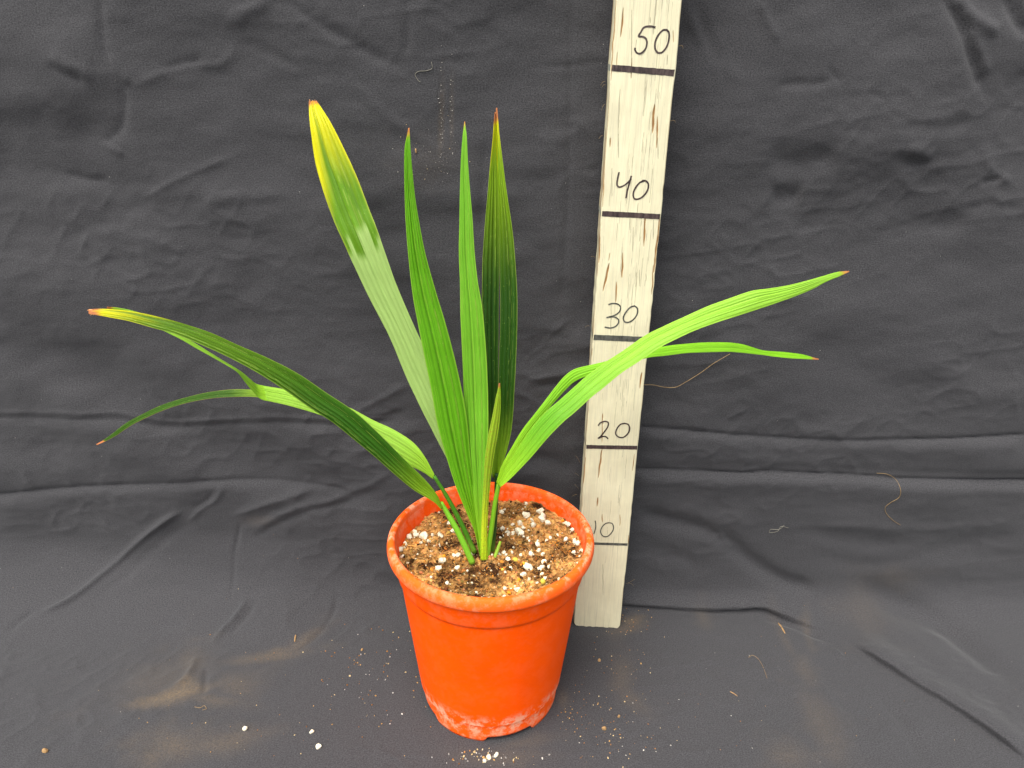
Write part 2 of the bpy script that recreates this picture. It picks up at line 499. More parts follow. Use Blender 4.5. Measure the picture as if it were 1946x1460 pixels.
# right-hand part
wrinkle([(1300, -20), (1330, 60), (1372, 122), (1420, 162)], 'ridge', .22, .5)
wrinkle([(1316, -10), (1352, 90), (1392, 150)], 'ridge', -.25, .5)
wrinkle([(1440, -10), (1460, 40), (1482, 86)], 'ridge', .22, .4)
wrinkle([(1785, -30), (1820, 30), (1838, 90), (1856, 148), (1880, 200)], 'ridge', -.42, .45)
wrinkle([(1812, -20), (1846, 30), (1902, 68)], 'ridge', .4, .5)
wrinkle([(1836, 40), (1862, 110), (1880, 150)], 'ridge', .25, .4)
wrinkle([(1915, -20), (1934, 40), (1960, 70)], 'ridge', -.4, .5)
wrinkle([(1715, 282), (1745, 290), (1772, 304)], 'ridge', .34, .55)
wrinkle([(1690, 300), (1730, 310), (1770, 314)], 'ridge', -.25, .6)
wrinkle([(1700, 238), (1770, 244), (1850, 232)], 'ridge', -.28, .6)
wrinkle([(1872, 262), (1870, 300), (1892, 332), (1946, 360)], 'ridge', .22, .45)
wrinkle([(1860, 348), (1905, 338)], 'ridge', -.25, .3)
wrinkle([(1464, 172), (1500, 160), (1560, 158), (1600, 140)], 'ridge', -.22, .4)
wrinkle([(1570, 125), (1585, 145), (1600, 160)], 'ridge', -.14, .3)
wrinkle([(1640, 176), (1670, 185), (1690, 210)], 'ridge', -.14, .3)
wrinkle([(1450, 300), (1520, 308), (1600, 290)], 'ridge', -.4, 1.1)
wrinkle([(1460, 375), (1500, 375), (1530, 378)], 'ridge', -.4, .9)
wrinkle([(1660, 440), (1760, 430), (1860, 420)], 'ridge', -.3, 1.0)
wrinkle([(1946, 400), (1880, 390), (1820, 402)], 'ridge', -.2, .5)
wrinkle([(1960, 824), (1860, 830), (1720, 836), (1560, 836), (1440, 832), (1330, 822), (1200, 812)], 'fold', .45, .16, 2.4, taper=.05)
wrinkle([(1990, 914), (1860, 914), (1720, 911), (1600, 904), (1500, 899), (1455, 897), (1420, 900), (1320, 897), (1190, 893)], 'fold', .75, .2, 2.8, taper=.05)
wrinkle([(1190, 884), (1320, 888), (1455, 888), (1600, 894), (1720, 900), (1990, 902)], 'ridge', -.22, .5, taper=.05)
wrinkle([(1380, 800), (1400, 788), (1420, 782)], 'ridge', .2, .3)
wrinkle([(1420, 782), (1428, 830), (1440, 890)], 'ridge', -.12, .5)
wrinkle([(1440, 900), (1432, 960), (1410, 1000)], 'ridge', -.12, .6)
wrinkle([(1200, 968), (1250, 986), (1320, 1002), (1370, 1020), (1420, 1062), (1480, 1100), (1560, 1128)], 'ridge', -.8, .85, taper=.12)
wrinkle([(1345, 1000), (1366, 1010), (1380, 1034), (1410, 1050)], 'ridge', .3, .4)
wrinkle([(1200, 1030), (1290, 1060), (1360, 1090)], 'ridge', -.35, 1.0)
wrinkle([(1500, 1000), (1640, 1030), (1800, 1040), (1980, 1010)], 'ridge', -.45, 1.2)
wrinkle([(1450, 1000), (1580, 1000), (1780, 1005), (1960, 990)], 'ridge', .15, .5)
wrinkle([(1520, 1050), (1640, 1075), (1780, 1060), (1960, 1060)], 'ridge', -.3, .9)
wrinkle([(1060, 1128), (1150, 1136), (1240, 1145), (1320, 1151), (1400, 1149), (1446, 1146), (1480, 1160), (1530, 1183), (1588, 1206)], 'over', .85, .14, 1.6, taper=.16)
wrinkle([(1430, 1165), (1490, 1180), (1550, 1205), (1600, 1225)], 'ridge', -.3, .5)
wrinkle([(1606, 1218), (1640, 1236), (1690, 1266), (1770, 1318), (1860, 1376), (1946, 1436), (1990, 1466)], 'over', 1.05, .55, 1.5, taper=.2, hang=.6, groove=.6)
wrinkle([(1560, 1190), (1640, 1216), (1720, 1262), (1810, 1322), (1900, 1384), (1990, 1446)], 'ridge', .25, 1.6, taper=.2)
wrinkle([(1605, 1115), (1690, 1142), (1790, 1186), (1870, 1250), (1960, 1318)], 'ridge', -.8, 1.3)
wrinkle([(1560, 1150), (1680, 1186), (1780, 1250), (1880, 1330)], 'ridge', .2, 1.5)
wrinkle([(1580, 1228), (1592, 1240), (1606, 1254)], 'ridge', .2, .3)
wrinkle([(1520, 1250), (1570, 1320), (1620, 1420)], 'ridge', .12, .6)
wrinkle([(1660, 1300), (1720, 1380), (1760, 1460)], 'ridge', -.15, .6)
wrinkle([(1250, 1180), (1320, 1200), (1450, 1210)], 'ridge', .1, 1.0)
# long sagging waves and small crumples everywhere
wall = sstep(2, 12, SS)
DD += .42 * vnoise(XX / 17, SS / 9, 1) * (.45 + .55 * wall)
DD += .20 * vnoise(XX / 7 + SS / 22, SS / 3.6, 2) * (.35 + .65 * wall)
DD += .07 * vnoise(XX / 2.7 - SS / 9, SS / 1.5, 3) * (.5 + .5 * wall)
rg = lambda v: (1 - np.abs(v)) ** 3
pat = np.clip(vnoise(XX / 12, SS / 9, 8) * 1.3 + .45, 0, 1)
DD += .085 * pat * rg(vnoise(XX / 3.4 + SS / 6, SS / 1.7 - XX / 9, 4))
DD += .07 * pat * rg(vnoise(XX / 2.2 - SS / 3, SS / 2.4 + XX / 5, 5))
DD += .024 * vnoise(XX / .9, SS / .5, 6) * (.4 + .6 * pat)
DD += .012 * vnoise(XX / .45 + SS / 3, SS / .38, 7)
POT_X, POT_Y = -1.477, 44.285
XF, SF = XX + TX, SS + TS
fl_y, fl_z, NY, NZ = profile(XF, SF)
pot_d = np.hypot(XX - POT_X, fl_y - POT_Y) + 100 * (fl_z > 1.5)
DD *= .03 + .97 * sstep(6.5, 11, pot_d)
st_d = np.hypot(np.maximum(np.abs(XX - 8.8) - 2.3, 0), np.maximum(np.abs(fl_y - 52.7) - 1.1, 0)) + 100 * (fl_z > 1.2)
DD *= .02 + .98 * sstep(.4, 1.6, st_d)
DD = 1.7 * np.tanh(DD / 1.7)
CY, CZ = fl_y + NY * DD, fl_z + NZ * DD

# dust and peat stains: photo position, radii in photo pixels, turn in degrees, strength
def stain(px, py, rx, ry, ang, k):
    x0, s0 = on_cloth(px, py)
    xa, sa = on_cloth(px + 20, py); xb, sb = on_cloth(px, py + 20)
    J = np.array([[xa - x0, xb - x0], [sa - s0, sb - s0]]) / 20
    Ji = np.linalg.inv(J)
    u = Ji[0, 0] * (XX - x0) + Ji[0, 1] * (SS - s0); v = Ji[1, 0] * (XX - x0) + Ji[1, 1] * (SS - s0)
    a = math.radians(ang); p = (u * math.cos(a) + v * math.sin(a)) / rx; q = (-u * math.sin(a) + v * math.cos(a)) / ry
    r = p * p + q * q
    wob = 1 + .55 * vnoise(XX / 1.6, SS / 1.3, 21) + .3 * vnoise(XX / .6, SS / .5, 22)
    DUST[...] = np.maximum(DUST, k * np.exp(-r * np.clip(wob, .3, 2)) * (np.abs(p) < 4))
for a in [(330, 1322, 70, 13, -14, .95), (352, 1302, 22, 14, -30, .75), (400, 1330, 60, 12, 8, .35), (360, 1262, 26, 30, 0, .28),
          (450, 1302, 40, 24, -5, .3), (310, 1290, 90, 40, -20, .2), (515, 1246, 62, 10, -10, .5), (570, 1222, 45, 9, -32, .4),
          (330, 1420, 60, 34, 0, .42), (420, 1415, 90, 22, -10, .36), (290, 1440, 36, 30, -60, .35), (470, 1400, 60, 16, -10, .25),
          (1200, 1180, 16, 9, 0, .9), (1192, 1192, 28, 14, -20, .5), (1180, 1285, 20, 38, 0, .3), (1200, 1330, 36, 16, 40, .25),
          (1560, 1375, 26, 75, -28, .22), (1500, 1440, 40, 28, 0, .24), (1530, 1275, 16, 34, -25, .2), (1490, 1210, 7, 46, -28, .2),
          (1335, 1172, 12, 20, -30, .25), (1535, 1200, 8, 34, -12, .25), (1640, 1160, 40, 60, -30, .14), (1700, 1100, 50, 20, 0, .16),
          (940, 1440, 70, 16, 0, .3), (1000, 1410, 60, 10, -10, .25), (490, 990, 26, 9, 0, .16), (1070, 1330, 10, 18, 0, .35),
          (838, 235, 5, 70, 2, .35), (858, 220, 4, 60, 0, .25), (820, 310, 60, 40, 0, .12)]:
    stain(*a)
V = np.stack([XF, CY, CZ], 2).reshape(-1, 3)
cloth = obj('cloth_backdrop', V, grid_faces(len(GS), len(GX)), M_CLOTH, uv=np.stack([XX, SS], 2).reshape(-1, 2),
            attrs={'dust': DUST.ravel()})
tag(cloth, 'creased black cotton cloth hung as a backdrop and spread over the floor', kind='structure')

def cloth_at(x, s):
    i = int(np.clip(np.searchsorted(GS, s) - 1, 0, len(GS) - 2)); j = int(np.clip(np.searchsorted(GX, x) - 1, 0, len(GX) - 2))
    u = (x - GX[j]) / (GX[j + 1] - GX[j]); v = (s - GS[i]) / (GS[i + 1] - GS[i])
    b = lambda A: (A[i, j] * (1 - u) + A[i, j + 1] * u) * (1 - v) + (A[i + 1, j] * (1 - u) + A[i + 1, j + 1] * u) * v
    p = np.array([b(XF), b(CY), b(CZ)])
    q1 = np.array([0, CY[i + 1, j] - CY[i, j], CZ[i + 1, j] - CZ[i, j]])
    q2 = np.array([GX[j + 1] - GX[j], CY[i, j + 1] - CY[i, j], CZ[i, j + 1] - CZ[i, j]])
    n = np.cross(q2, q1); n /= np.linalg.norm(n) + 1e-9
    return p, n

# ------------------------------------------------------------------ flower pot
pot = empty('flower_pot', (POT_X, POT_Y, 0), 'round orange plastic plant pot with a rolled rim holding soil', 'plant pot')
NTH = 180
TH = np.arange(NTH) / NTH * 2 * np.pi
def lathe(prof, zfun=None):
    prof = np.asarray(prof, float); n = len(prof)
    r = prof[:, 0][:, None]; z = np.repeat(prof[:, 1][:, None], NTH, 1)
    wob = 1 + .006 * np.sin(2 * TH + .8) + .003 * np.sin(3 * TH)
    R = r * wob
    if zfun is not None: z = zfun(z, TH)
    V = np.stack([POT_X + R * np.cos(TH), POT_Y + R * np.sin(TH), z], 2).reshape(-1, 3)
    i = np.arange(n - 1)[:, None] * NTH; j = np.arange(NTH)[None, :]; k = (j + 1) % NTH
    F = np.stack([i + j, i + k, i + NTH + k, i + NTH + j], 2).reshape(-1, 4)
    return V, F
def smooth_prof(pts, n): return catmull(pts, n)

body = np.r_[smooth_prof([(6.10, 1.98), (6.2, 2.9), (6.6, 6.5), (7.16, 11.6), (7.28, 12.75)], 24),
             smooth_prof([(7.30, 12.92), (7.42, 13.02), (7.48, 13.15), (7.62, 14.0), (7.74, 14.78)], 12)]
inner = smooth_prof([(7.52, 15.6), (7.36, 14.6), (7.2, 13.4), (6.9, 11.0), (6.2, 4.0), (5.8, 1.5)], 20)
V, F = lathe(body)
zz = V[:, 2]
obj('pot_wall', V, F, M_POT, pot, attrs={'wear': .7 * sstep(3.4, 2.0, zz) + .02 + .04 * sstep(12.2, 13.4, zz), 'fade': .0 * zz + .15 * sstep(3.5, 1.3, zz)})
V, F = lathe(inner)
obj('inner_wall', V, F, M_POT, pot, attrs={'wear': .35 * sstep(14.6, 15.6, V[:, 2]) + .08, 'fade': .2 + 0 * V[:, 2]})
rim = smooth_prof([(7.72, 14.72), (7.84, 14.86), (8.06, 15.0), (8.19, 15.2), (8.2, 15.55), (8.12, 15.85), (7.96, 16.03), (7.78, 16.07),
                   (7.62, 15.98), (7.54, 15.78), (7.50, 15.5)], 34)
V, F = lathe(rim)
obj('rim', V, F, M_POT, pot, attrs={'wear': .24 + .55 * sstep(15.75, 16.0, V[:, 2]) * np.clip(.55 + .9 * np.cos(np.arctan2(V[:, 1] - POT_Y, V[:, 0] - POT_X) * 2 + .6), .12, 1), 'fade': np.full(len(V), .7)})
foot = np.r_[[(6.09, 1.99)], smooth_prof([(5.92, 1.96), (5.89, 1.8), (5.84, .8), (5.78, 0.0)], 10), smooth_prof([(5.66, -.0), (5.55, .0)], 3), [(5.6, 1.3)], [(0.05, 1.35)]]
NOTCH = [math.radians(a) for a in (-72, 22, 112, 202)]
def footz(z, th):
    k = np.zeros_like(th)
    for a in NOTCH:
        d = np.abs((th - a + np.pi) % (2 * np.pi) - np.pi)
        k = np.maximum(k, sstep(math.radians(21), math.radians(18.5), d))
    lo = k * .5
    return np.maximum(z, lo[None, :])
V, F = lathe(foot, footz)
obj('foot', V, F, M_POT, pot, attrs={'wear': .45 + .4 * sstep(.4, 1.8, V[:, 2]), 'fade': np.full(len(V), .35)})

# ------------------------------------------------------------------ potting soil with perlite
SOIL_R = 7.42
def soil_z(x, y):
    dx, dy = np.asarray(x) - POT_X, np.asarray(y) - POT_Y
    r = np.hypot(dx, dy)
    z = 14.35 + .35 * (dx / 7) * .6 + .55 * np.exp(-(((dx - 3.0) / 2.2) ** 2 + ((dy - 4.4) / 1.8) ** 2))
    z = z + .25 * np.exp(-((dx + .2) ** 2 + (dy + 1.2) ** 2) / 3) + .12 * np.exp(-((r - 6.8) / 1.2) ** 2)
    z = z + .22 * vnoise(dx / 1.6, dy / 1.6, 31) + .14 * vnoise(dx / .6, dy / .6, 32) + .13 * vnoise(dx / .24, dy / .24, 33)
    return z
soil = empty('potting_soil', (POT_X, POT_Y, 14.0), 'loose brown peat soil with white perlite filling the orange pot', 'soil')
nr, nt = 110, 300
rr = np.linspace(0.02, 1, nr) ** .8 * SOIL_R; ta = np.arange(nt) / nt * 2 * np.pi
Rg, Tg = np.meshgrid(rr, ta, indexing='ij')
SX, SY = POT_X + Rg * np.cos(Tg), POT_Y + Rg * np.sin(Tg)
SZ = soil_z(SX, SY)
i = np.arange(nr - 1)[:, None] * nt; j = np.arange(nt)[None, :]; k = (j + 1) % nt
F = np.stack([i + j, i + nt + j, i + nt + k, i + k], 2).reshape(-1, 4)
def soil_col(x, y):
    dx, dy = x - POT_X, y - POT_Y
    n = vnoise(dx / 1.3, dy / 1.3, 41) * .5 + vnoise(dx / .45, dy / .45, 42) * .35 + vnoise(dx / .16, dy / .16, 43) * .3
    dark_spots = np.exp(-((dx + .3) ** 2 / 5 + (dy + 2.2) ** 2 / 2.2)) + .7 * np.exp(-((dx - 1.4) ** 2 / 2 + (dy - .9) ** 2 / 1.5)) + .8 * np.exp(-((dx + 3.5) ** 2 / 3 + (dy - 4.6) ** 2 / 2))  # soft patches where the soil colour is darker
    k = np.clip(.5 + n * .95 - .5 * dark_spots, 0, 1)[..., None]
    return lin(58, 34, 14) * (1 - k) + lin(216, 160, 92) * k
sc = soil_col(SX, SY).reshape(-1, 3)
o = obj('soil_surface', np.stack([SX, SY, SZ], 2).reshape(-1, 3), F, M_SOIL, soil, col=sc)

# unit lumps
def ico(sub=1):
    import bmesh
    bm = bmesh.new(); bmesh.ops.create_icosphere(bm, subdivisions=sub, radius=1.0)
    V = np.array([v.co[:] for v in bm.verts]); Fx = np.array([[v.index for v in f.verts] for f in bm.faces]); bm.free()
    return V, Fx
IV1, IF1 = ico(1); IV2, IF2 = ico(2)
def rot_rand():
    q = RNG.normal(size=4); q /= np.linalg.norm(q); w, x, y, z = q
    return np.array([[1 - 2 * (y * y + z * z), 2 * (x * y - z * w), 2 * (x * z + y * w)], [2 * (x * y + z * w), 1 - 2 * (x * x + z * z), 2 * (y * z - x * w)],
                     [2 * (x * z - y * w), 2 * (y * z + x * w), 1 - 2 * (x * x + y * y)]])
def lumps(pos, size, base_col, jit=.35, squash=.75):
    Vs, Fs, Cs = [], [], []
    for q, (p, s) in enumerate(zip(pos, size)):
        v = IV1 * (1 + jit * (RNG.rand(len(IV1), 1) - .5) * 2)
        v = v * (1, RNG.uniform(.6, 1), RNG.uniform(.5, squash))
        v = v @ rot_rand().T * s + p
        Vs.append(v); Fs.append(IF1 + q * len(IV1)); Cs.append(np.repeat(base_col[q][None], len(IV1), 0))
    return np.concatenate(Vs), np.concatenate(Fs), np.concatenate(Cs)

N = 5200
r = SOIL_R * .985 * np.sqrt(RNG.rand(N)); a = RNG.rand(N) * 2 * np.pi
x, y = POT_X + r * np.cos(a), POT_Y + r * np.sin(a)
sz = .035 + .11 * RNG.rand(N) ** 3 + .12 * (RNG.rand(N) < .03)
z = soil_z(x, y) + sz * .3
c = soil_col(x, y) * RNG.uniform(.55, 1.35, (N, 1)) * (1 + .12 * RNG.normal(size=(N, 3)))
c[RNG.rand(N) < .05] = lin(196, 130, 52); c[RNG.rand(N) < .06] = lin(46, 28, 14); c[RNG.rand(N) < .05] = lin(215, 195, 160)
V, F, cc = lumps(np.stack([x, y, z], 1), sz, np.clip(c, .004, .8))
tag(obj('crumbs', V, F, M_SOIL, soil, col=cc, smooth=False), kind='stuff')

def fibres(n, pick, lmin, lmax, wd, cols, lift=.12):
    Vs, Fs, Cs = [], [], []; off = 0
    for q in range(n):
        p, nrm = pick()
        L = RNG.uniform(lmin, lmax); ang = RNG.rand() * 2 * np.pi; bend = RNG.normal() * 1.6
        k = 6; t = np.linspace(0, 1, k)
        th = ang + bend * t
        d = np.stack([np.cos(th), np.sin(th), RNG.normal() * .22 + lift * np.sin(t * np.pi) * 2], 1) * (L / k)
        P = p + np.cumsum(d, 0) - d.sum(0) * .5
        P[:, 2] = np.maximum(P[:, 2], p[2] - .02)
        side = np.cross(np.gradient(P, axis=0), [0.2, -.4, 1.0]); side /= np.linalg.norm(side, axis=1)[:, None] + 1e-9
        w = wd * RNG.uniform(.6, 1.5) * np.sqrt(np.sin(np.clip(t, .08, .92) * np.pi))[:, None]
        up = np.array([0, 0, 1.]) * w * .7
        v = np.stack([P - side * w, P + side * w, P + up], 1).reshape(-1, 3)
        Vs.append(v)
        b = np.arange(k - 1)[:, None] * 3 + off
        Fs.append(np.concatenate([np.c_[b, b + 3, b + 5, b + 2], np.c_[b + 2, b + 5, b + 4, b + 1], np.c_[b + 1, b + 4, b + 3, b]]))
        off += 3 * k
        Cs.append(np.repeat((cols[RNG.randint(len(cols))] * RNG.uniform(.6, 1.3))[None], 3 * k, 0))
    return np.concatenate(Vs), np.concatenate(Fs), np.concatenate(Cs)
def pick_soil():
    r = SOIL_R * .97 * math.sqrt(RNG.rand()); a = RNG.rand() * 2 * np.pi
    x, y = POT_X + r * math.cos(a), POT_Y + r * math.sin(a)
    return np.array([x, y, float(soil_z(x, y)) + .04]), None
fc = [lin(196, 146, 84), lin(170, 112, 56), lin(210, 170, 110), lin(110, 70, 34), lin(184, 118, 48), lin(70, 46, 24)]
V, F, cc = fibres(3800, pick_soil, .2, .8, .016, fc)
tag(obj('fibres', V, F, M_FIB, soil, col=cc), kind='stuff')
V, F, cc = fibres(110, pick_soil, .35, .8, .055, [lin(190, 116, 46), lin(160, 96, 44), lin(200, 140, 70)], .02)
tag(obj('bark_chips', V, F, M_FIB, soil, col=cc, smooth=False), kind='stuff')

# perlite grains, each a part of the soil
PERL = []
for q in range(8):
    v = IV2 * (1 + .30 * (vnoise(IV2[:, 0] * 1.6 + q * 7, IV2[:, 1] * 1.6 + IV2[:, 2] * 1.3, q)[:, None])
               + .30 * (vnoise(IV2[:, 0] * 3.4 + q, IV2[:, 2] * 3.4 + IV2[:, 1], q + 9)[:, None]))
    v = v * (1, RNG.uniform(.7, .95), RNG.uniform(.6, .85))
    PERL.append(mesh_data('perlite_grain', v, IF2, [M_PERL], smooth=(q % 4 == 0)))
def lump_obj(name, meshes, p, size, parent=None, mat=None):
    o = bpy.data.objects.new(name, meshes[RNG.randint(len(meshes))])
    C.objects.link(o)
    o.parent = parent
    o.location = (np.asarray(p) - (BASE[parent] if parent is not None else 0)) * .01
    o.rotation_euler = RNG.rand(3) * 6.28
    o.scale = [size * RNG.uniform(.85, 1.15)] * 3
    return o
def soil_px(px, py):
    z = 14.4
    for _ in range(4):
        p = at_z(px, py, z); z = float(soil_z(p[0], p[1]))
    return np.array([p[0], p[1], z])
big = [(759, 1048, 8), (778, 1022, 7), (790, 1019, 7), (806, 1022, 10), (822, 1018, 6), (835, 1015, 6), (838, 1020, 6), (788, 1012, 6),
       (855, 997, 7), (862, 1010, 8), (841, 1067, 8), (835, 1083, 7), (869, 1081, 7), (899, 1055, 7), (862, 1057, 5), (871, 1056, 5),
       (953, 976, 6), (958, 970, 5), (1001, 981, 8), (988, 990, 9), (985, 1012, 11), (991, 1016, 8), (955, 1007, 8), (965, 1012, 7),
       (994, 1003, 6), (974, 998, 5), (1027, 974, 10), (1031, 982, 7), (1030, 990, 8), (1040, 995, 8), (1013, 1001, 7), (1011, 994, 6),
       (1003, 1025, 5), (1022, 1026, 5), (1022, 1036, 6), (1010, 1058, 6), (1024, 1048, 6), (1032, 1055, 5), (1034, 1067, 6), (1009, 1054, 6),
       (1004, 1080, 9), (998, 1077, 6), (965, 1065, 7), (957, 1052, 6), (948, 1056, 6), (970, 1083, 8), (994, 1094, 7), (984, 1122, 8),
       (1076, 1027, 7), (1092, 1032, 8), (1098, 1034, 7), (1106, 1046, 7), (1090, 1052, 6), (1073, 996, 6), (1080, 1000, 6), (1088, 1008, 5),
       (1030, 1080, 7), (1025, 1083, 6), (975, 1018, 6), (1000, 960, 5), (940, 985, 5), (935, 1000, 5), (815, 1030, 6), (800, 1034, 5),
       (770, 1035, 6), (765, 1060, 5), (960, 1120, 5), (905, 1128, 4), (850, 1110, 4), (1060, 1018, 4), (1046, 1025, 5), (990, 1050, 4)]
for px, py, rad in big:
    p = soil_px(px, py)
    s = rad / 22.5 * .82
    p[2] += s * .35
    lump_obj('perlite_grain', PERL, p, s, soil)
for q in range(90):
    r = SOIL_R * .96 * math.sqrt(RNG.rand()); a = RNG.rand() * 2 * np.pi
    x, y = POT_X + r * math.cos(a), POT_Y + r * math.sin(a)
    s = RNG.uniform(.06, .15)
    if (x - POT_X) < 0 and RNG.rand() < .35: continue
    lump_obj('perlite_grain', PERL, (x, y, float(soil_z(x, y)) + s * .3), s, soil)
M_GRAN = mat_simple('fertiliser_granule', lin(176, 172, 52), lin(214, 196, 84), 500, .6, (1, 1, 1), .2)
M_GRAN2 = mat_simple('orange_granule', lin(206, 128, 20), lin(232, 160, 40), 500, .6, (1, 1, 1), .2)
for px, py, rad, mm in [(980, 1066, 5, M_GRAN), (1032, 1108, 6, M_GRAN), (996, 1073, 4, M_GRAN2), (844, 1059, 4, M_GRAN2), (967, 1130, 5, M_GRAN2), (986, 1104, 4, M_GRAN2), (1069, 992, 4, M_GRAN2), (955, 1083, 3, M_GRAN)]:
    p = soil_px(px, py); s = rad / 22.5; p[2] += s * .5
    me = mesh_data('granule', IV2 * (1, .8, .7), IF2, [mm])
    lump_obj('granule', [me], p, s, soil)

# ------------------------------------------------------------------ measuring stick
SXY = np.array([6.505, 51.725, 0.]); YAW = -.054
EX = np.array([math.cos(YAW), math.sin(YAW), 0]); EZ = np.array([.0048, .0118, 1.0]); EN = np.cross(EX, EZ); EN /= np.linalg.norm(EN)   # EN: away from the viewer? fixed below
if EN[1] < 0: EN = -EN
BW, BT, BH = 4.587, 2.6, 66.0
def on_board(px, py):
    d = ray(px, py); t = ((SXY - CAMP) @ EN) / (d @ EN)
    p = CAMP + d * t - SXY
    b = p[2]; return (p - EZ * b) @ EX, b
def board_pt(a, b, out=0.):
    a, b = np.asarray(a, float), np.asarray(b, float)
    return SXY + a[..., None] * EX + b[..., None] * EZ - np.asarray(out, float)[..., None] * EN
stick = empty('measuring_stick', SXY + EX * BW / 2 + EN * BT / 2, 'weathered cream-painted wooden board with handwritten height marks, standing behind the orange pot', 'measuring stick')
na, nb = 150, 900
ga = np.linspace(0, BW, na); gb = np.linspace(0, BH, nb)
A, B = np.meshgrid(ga, gb)
bare = np.zeros_like(A); crack = np.zeros_like(A); depth = np.zeros_like(A)
Z2 = lambda x, y: (1080 + x / 3.65, y / 3.65)
Z3 = lambda x, y: (1080 + x / 3.475, 380 + y / 3.475)
Z4 = lambda x, y: (1080 + x / 3.174, 760 + y / 3.174)
def chip(p0, p1, w, kind='bare', k=1.0):
    (a0, b0), (a1, b1) = on_board(*p0), on_board(*p1)
    if b1 < b0: a0, b0, a1, b1 = a1, b1, a0, b0
    t = (B - b0) / (b1 - b0)
    c = a0 + (a1 - a0) * t + .03 * vnoise(B * 1.5, B * 0, int(a0 * 50))
    prof = np.sin(np.clip(t, 0, 1) * np.pi) ** .55
    hw = w * prof * (1 + .35 * vnoise(B * 2.2, A * .5, int(b0 * 13)))
    m = sstep(.025, -.012, np.abs(A - c) - hw) * (prof > .02)
    if kind == 'bare': bare[...] = np.maximum(bare, m * k)
    else: crack[...] = np.maximum(crack, m * k)
    depth[...] = np.maximum(depth, m * (.05 if kind == 'bare' else .035))
for p0, p1, w in [(Z2(382, 55), Z2(364, 258), .045), (Z2(597, 722), Z2(585, 925), .07), (Z2(618, 810), Z2(614, 1030), .045),
                  (Z2(290, 955), Z2(288, 1022), .04), (Z2(730, 215), Z2(730, 295), .02), (Z3(508, 95), Z3(500, 310), .06), (Z3(602, 110), Z3(566, 480), .06),
                  (Z3(562, 430), Z3(550, 625), .04), (Z3(270, 420), Z3(230, 605), .075), (Z3(360, 350), Z3(356, 516), .06), (Z3(320, 540), Z3(314, 680), .05),
                  (Z3(486, 1140), Z3(474, 1245), .05), (Z3(226, 1410), Z3(224, 1470), .04), (Z3(276, 350), Z3(268, 405), .02),
                  (Z4(207, 85), Z4(204, 260), .03), (Z4(204, 290), Z4(180, 475), .055), (Z4(178, 588), Z4(172, 645), .05), (Z4(104, 345), Z4(86, 520), .05),
                  (Z4(400, 330), Z4(388, 430), .03), (Z4(312, 690), Z4(311, 760), .025), (Z4(205, 690), Z4(206, 740), .03), (Z4(360, 815), Z4(364, 890), .04),
                  (Z2(330, 0), Z2(300, 560), .03), (Z2(262, 900), Z2(238, 1440), .03), (Z3(212, 120), Z3(200, 420), .045), (Z3(160, 930), Z3(150, 1100), .04),
                  (Z2(345, 365), Z2(338, 470), .02), (Z2(440, 400), Z2(436, 545), .025), (Z4(115, 40), Z4(100, 250), .035)]:
    chip(p0, p1, w)
for p0, p1 in [(Z2(440, 70), Z2(440, 545)), (Z2(358, 625), Z2(345, 925)), (Z2(345, 925), Z2(350, 1095)), (Z2(620, 960), Z2(622, 1105)), (Z2(302, 1165), Z2(303, 1365)),
               (Z2(690, 380), Z2(684, 455)), (Z2(570, 120), Z2(570, 165)), (Z3(430, 180), Z3(425, 345)), (Z3(410, 120), Z3(408, 200)), (Z3(283, 690), Z3(281, 890)),
               (Z3(470, 460), Z3(470, 570)), (Z3(512, 490), Z3(512, 535)), (Z3(565, 130), Z3(560, 260)), (Z4(308, 590), Z4(306, 640)), (Z4(208, 990), Z4(210, 1180))]:
    chip(p0, p1, .014, 'crack', .8)
for q in range(220):
    a0 = RNG.uniform(.15, BW - .15) if RNG.rand() < .35 else RNG.normal(2.9, .55)
    b0 = RNG.uniform(24, BH) if RNG.rand() < .85 else RNG.uniform(1, 24)
    L = RNG.uniform(.5, 3.0); w = RNG.uniform(.002, .008)
    t = (B - b0) / L
    prof = np.sin(np.clip(t, 0, 1) * np.pi) ** .5
    m = sstep(.02, -.005, np.abs(A - a0 - .02 * vnoise(B * 2, B * 0, q)) - w * prof) * (prof > .05) * RNG.uniform(.25, .75)
    crack[...] = np.maximum(crack, m); depth[...] = np.maximum(depth, m * .02)
# splits at the sawn foot
for a0, L in [(1.0, 3.0), (2.15, 3.6), (2.9, 2.4), (3.5, 3.0), (.55, 2.0)]:
    m = sstep(.03, 0, np.abs(A - a0 - .04 * vnoise(B, B * 0, int(a0 * 9)))) * sstep(L, 0, B) * .35
    crack[...] = np.maximum(crack, m)
# worn arrises, sawn foot
edge = np.minimum(A, BW - A)
rnd = .10
wear_e = sstep(.09 + .05 * vnoise(B * .7, A * 0, 3), .0, edge) * sstep(.0, .45, vnoise(B * .45, A * 0 + 5, 9) + .15)
bare = np.maximum(bare, wear_e * .5)
foot_z = .05 * vnoise(A * 3, A * 0, 4) + .05 + .35 * sstep(.35, 0, edge) ** 2
Bz = np.maximum(B, foot_z)
OUT = -depth - np.where(edge < rnd, rnd - np.sqrt(np.maximum(rnd ** 2 - (rnd - edge) ** 2, 0)), 0) + .012 * vnoise(A * 4, B * .4, 6)
Aw = A + (.035 * vnoise(B * .35, B * 0, 7) + .02 * vnoise(B * 1.4, B * 0, 8)) * np.where(A < BW / 2, 1, -1) * (1 - sstep(0, 1, edge))
FV = board_pt(Aw, Bz, OUT)
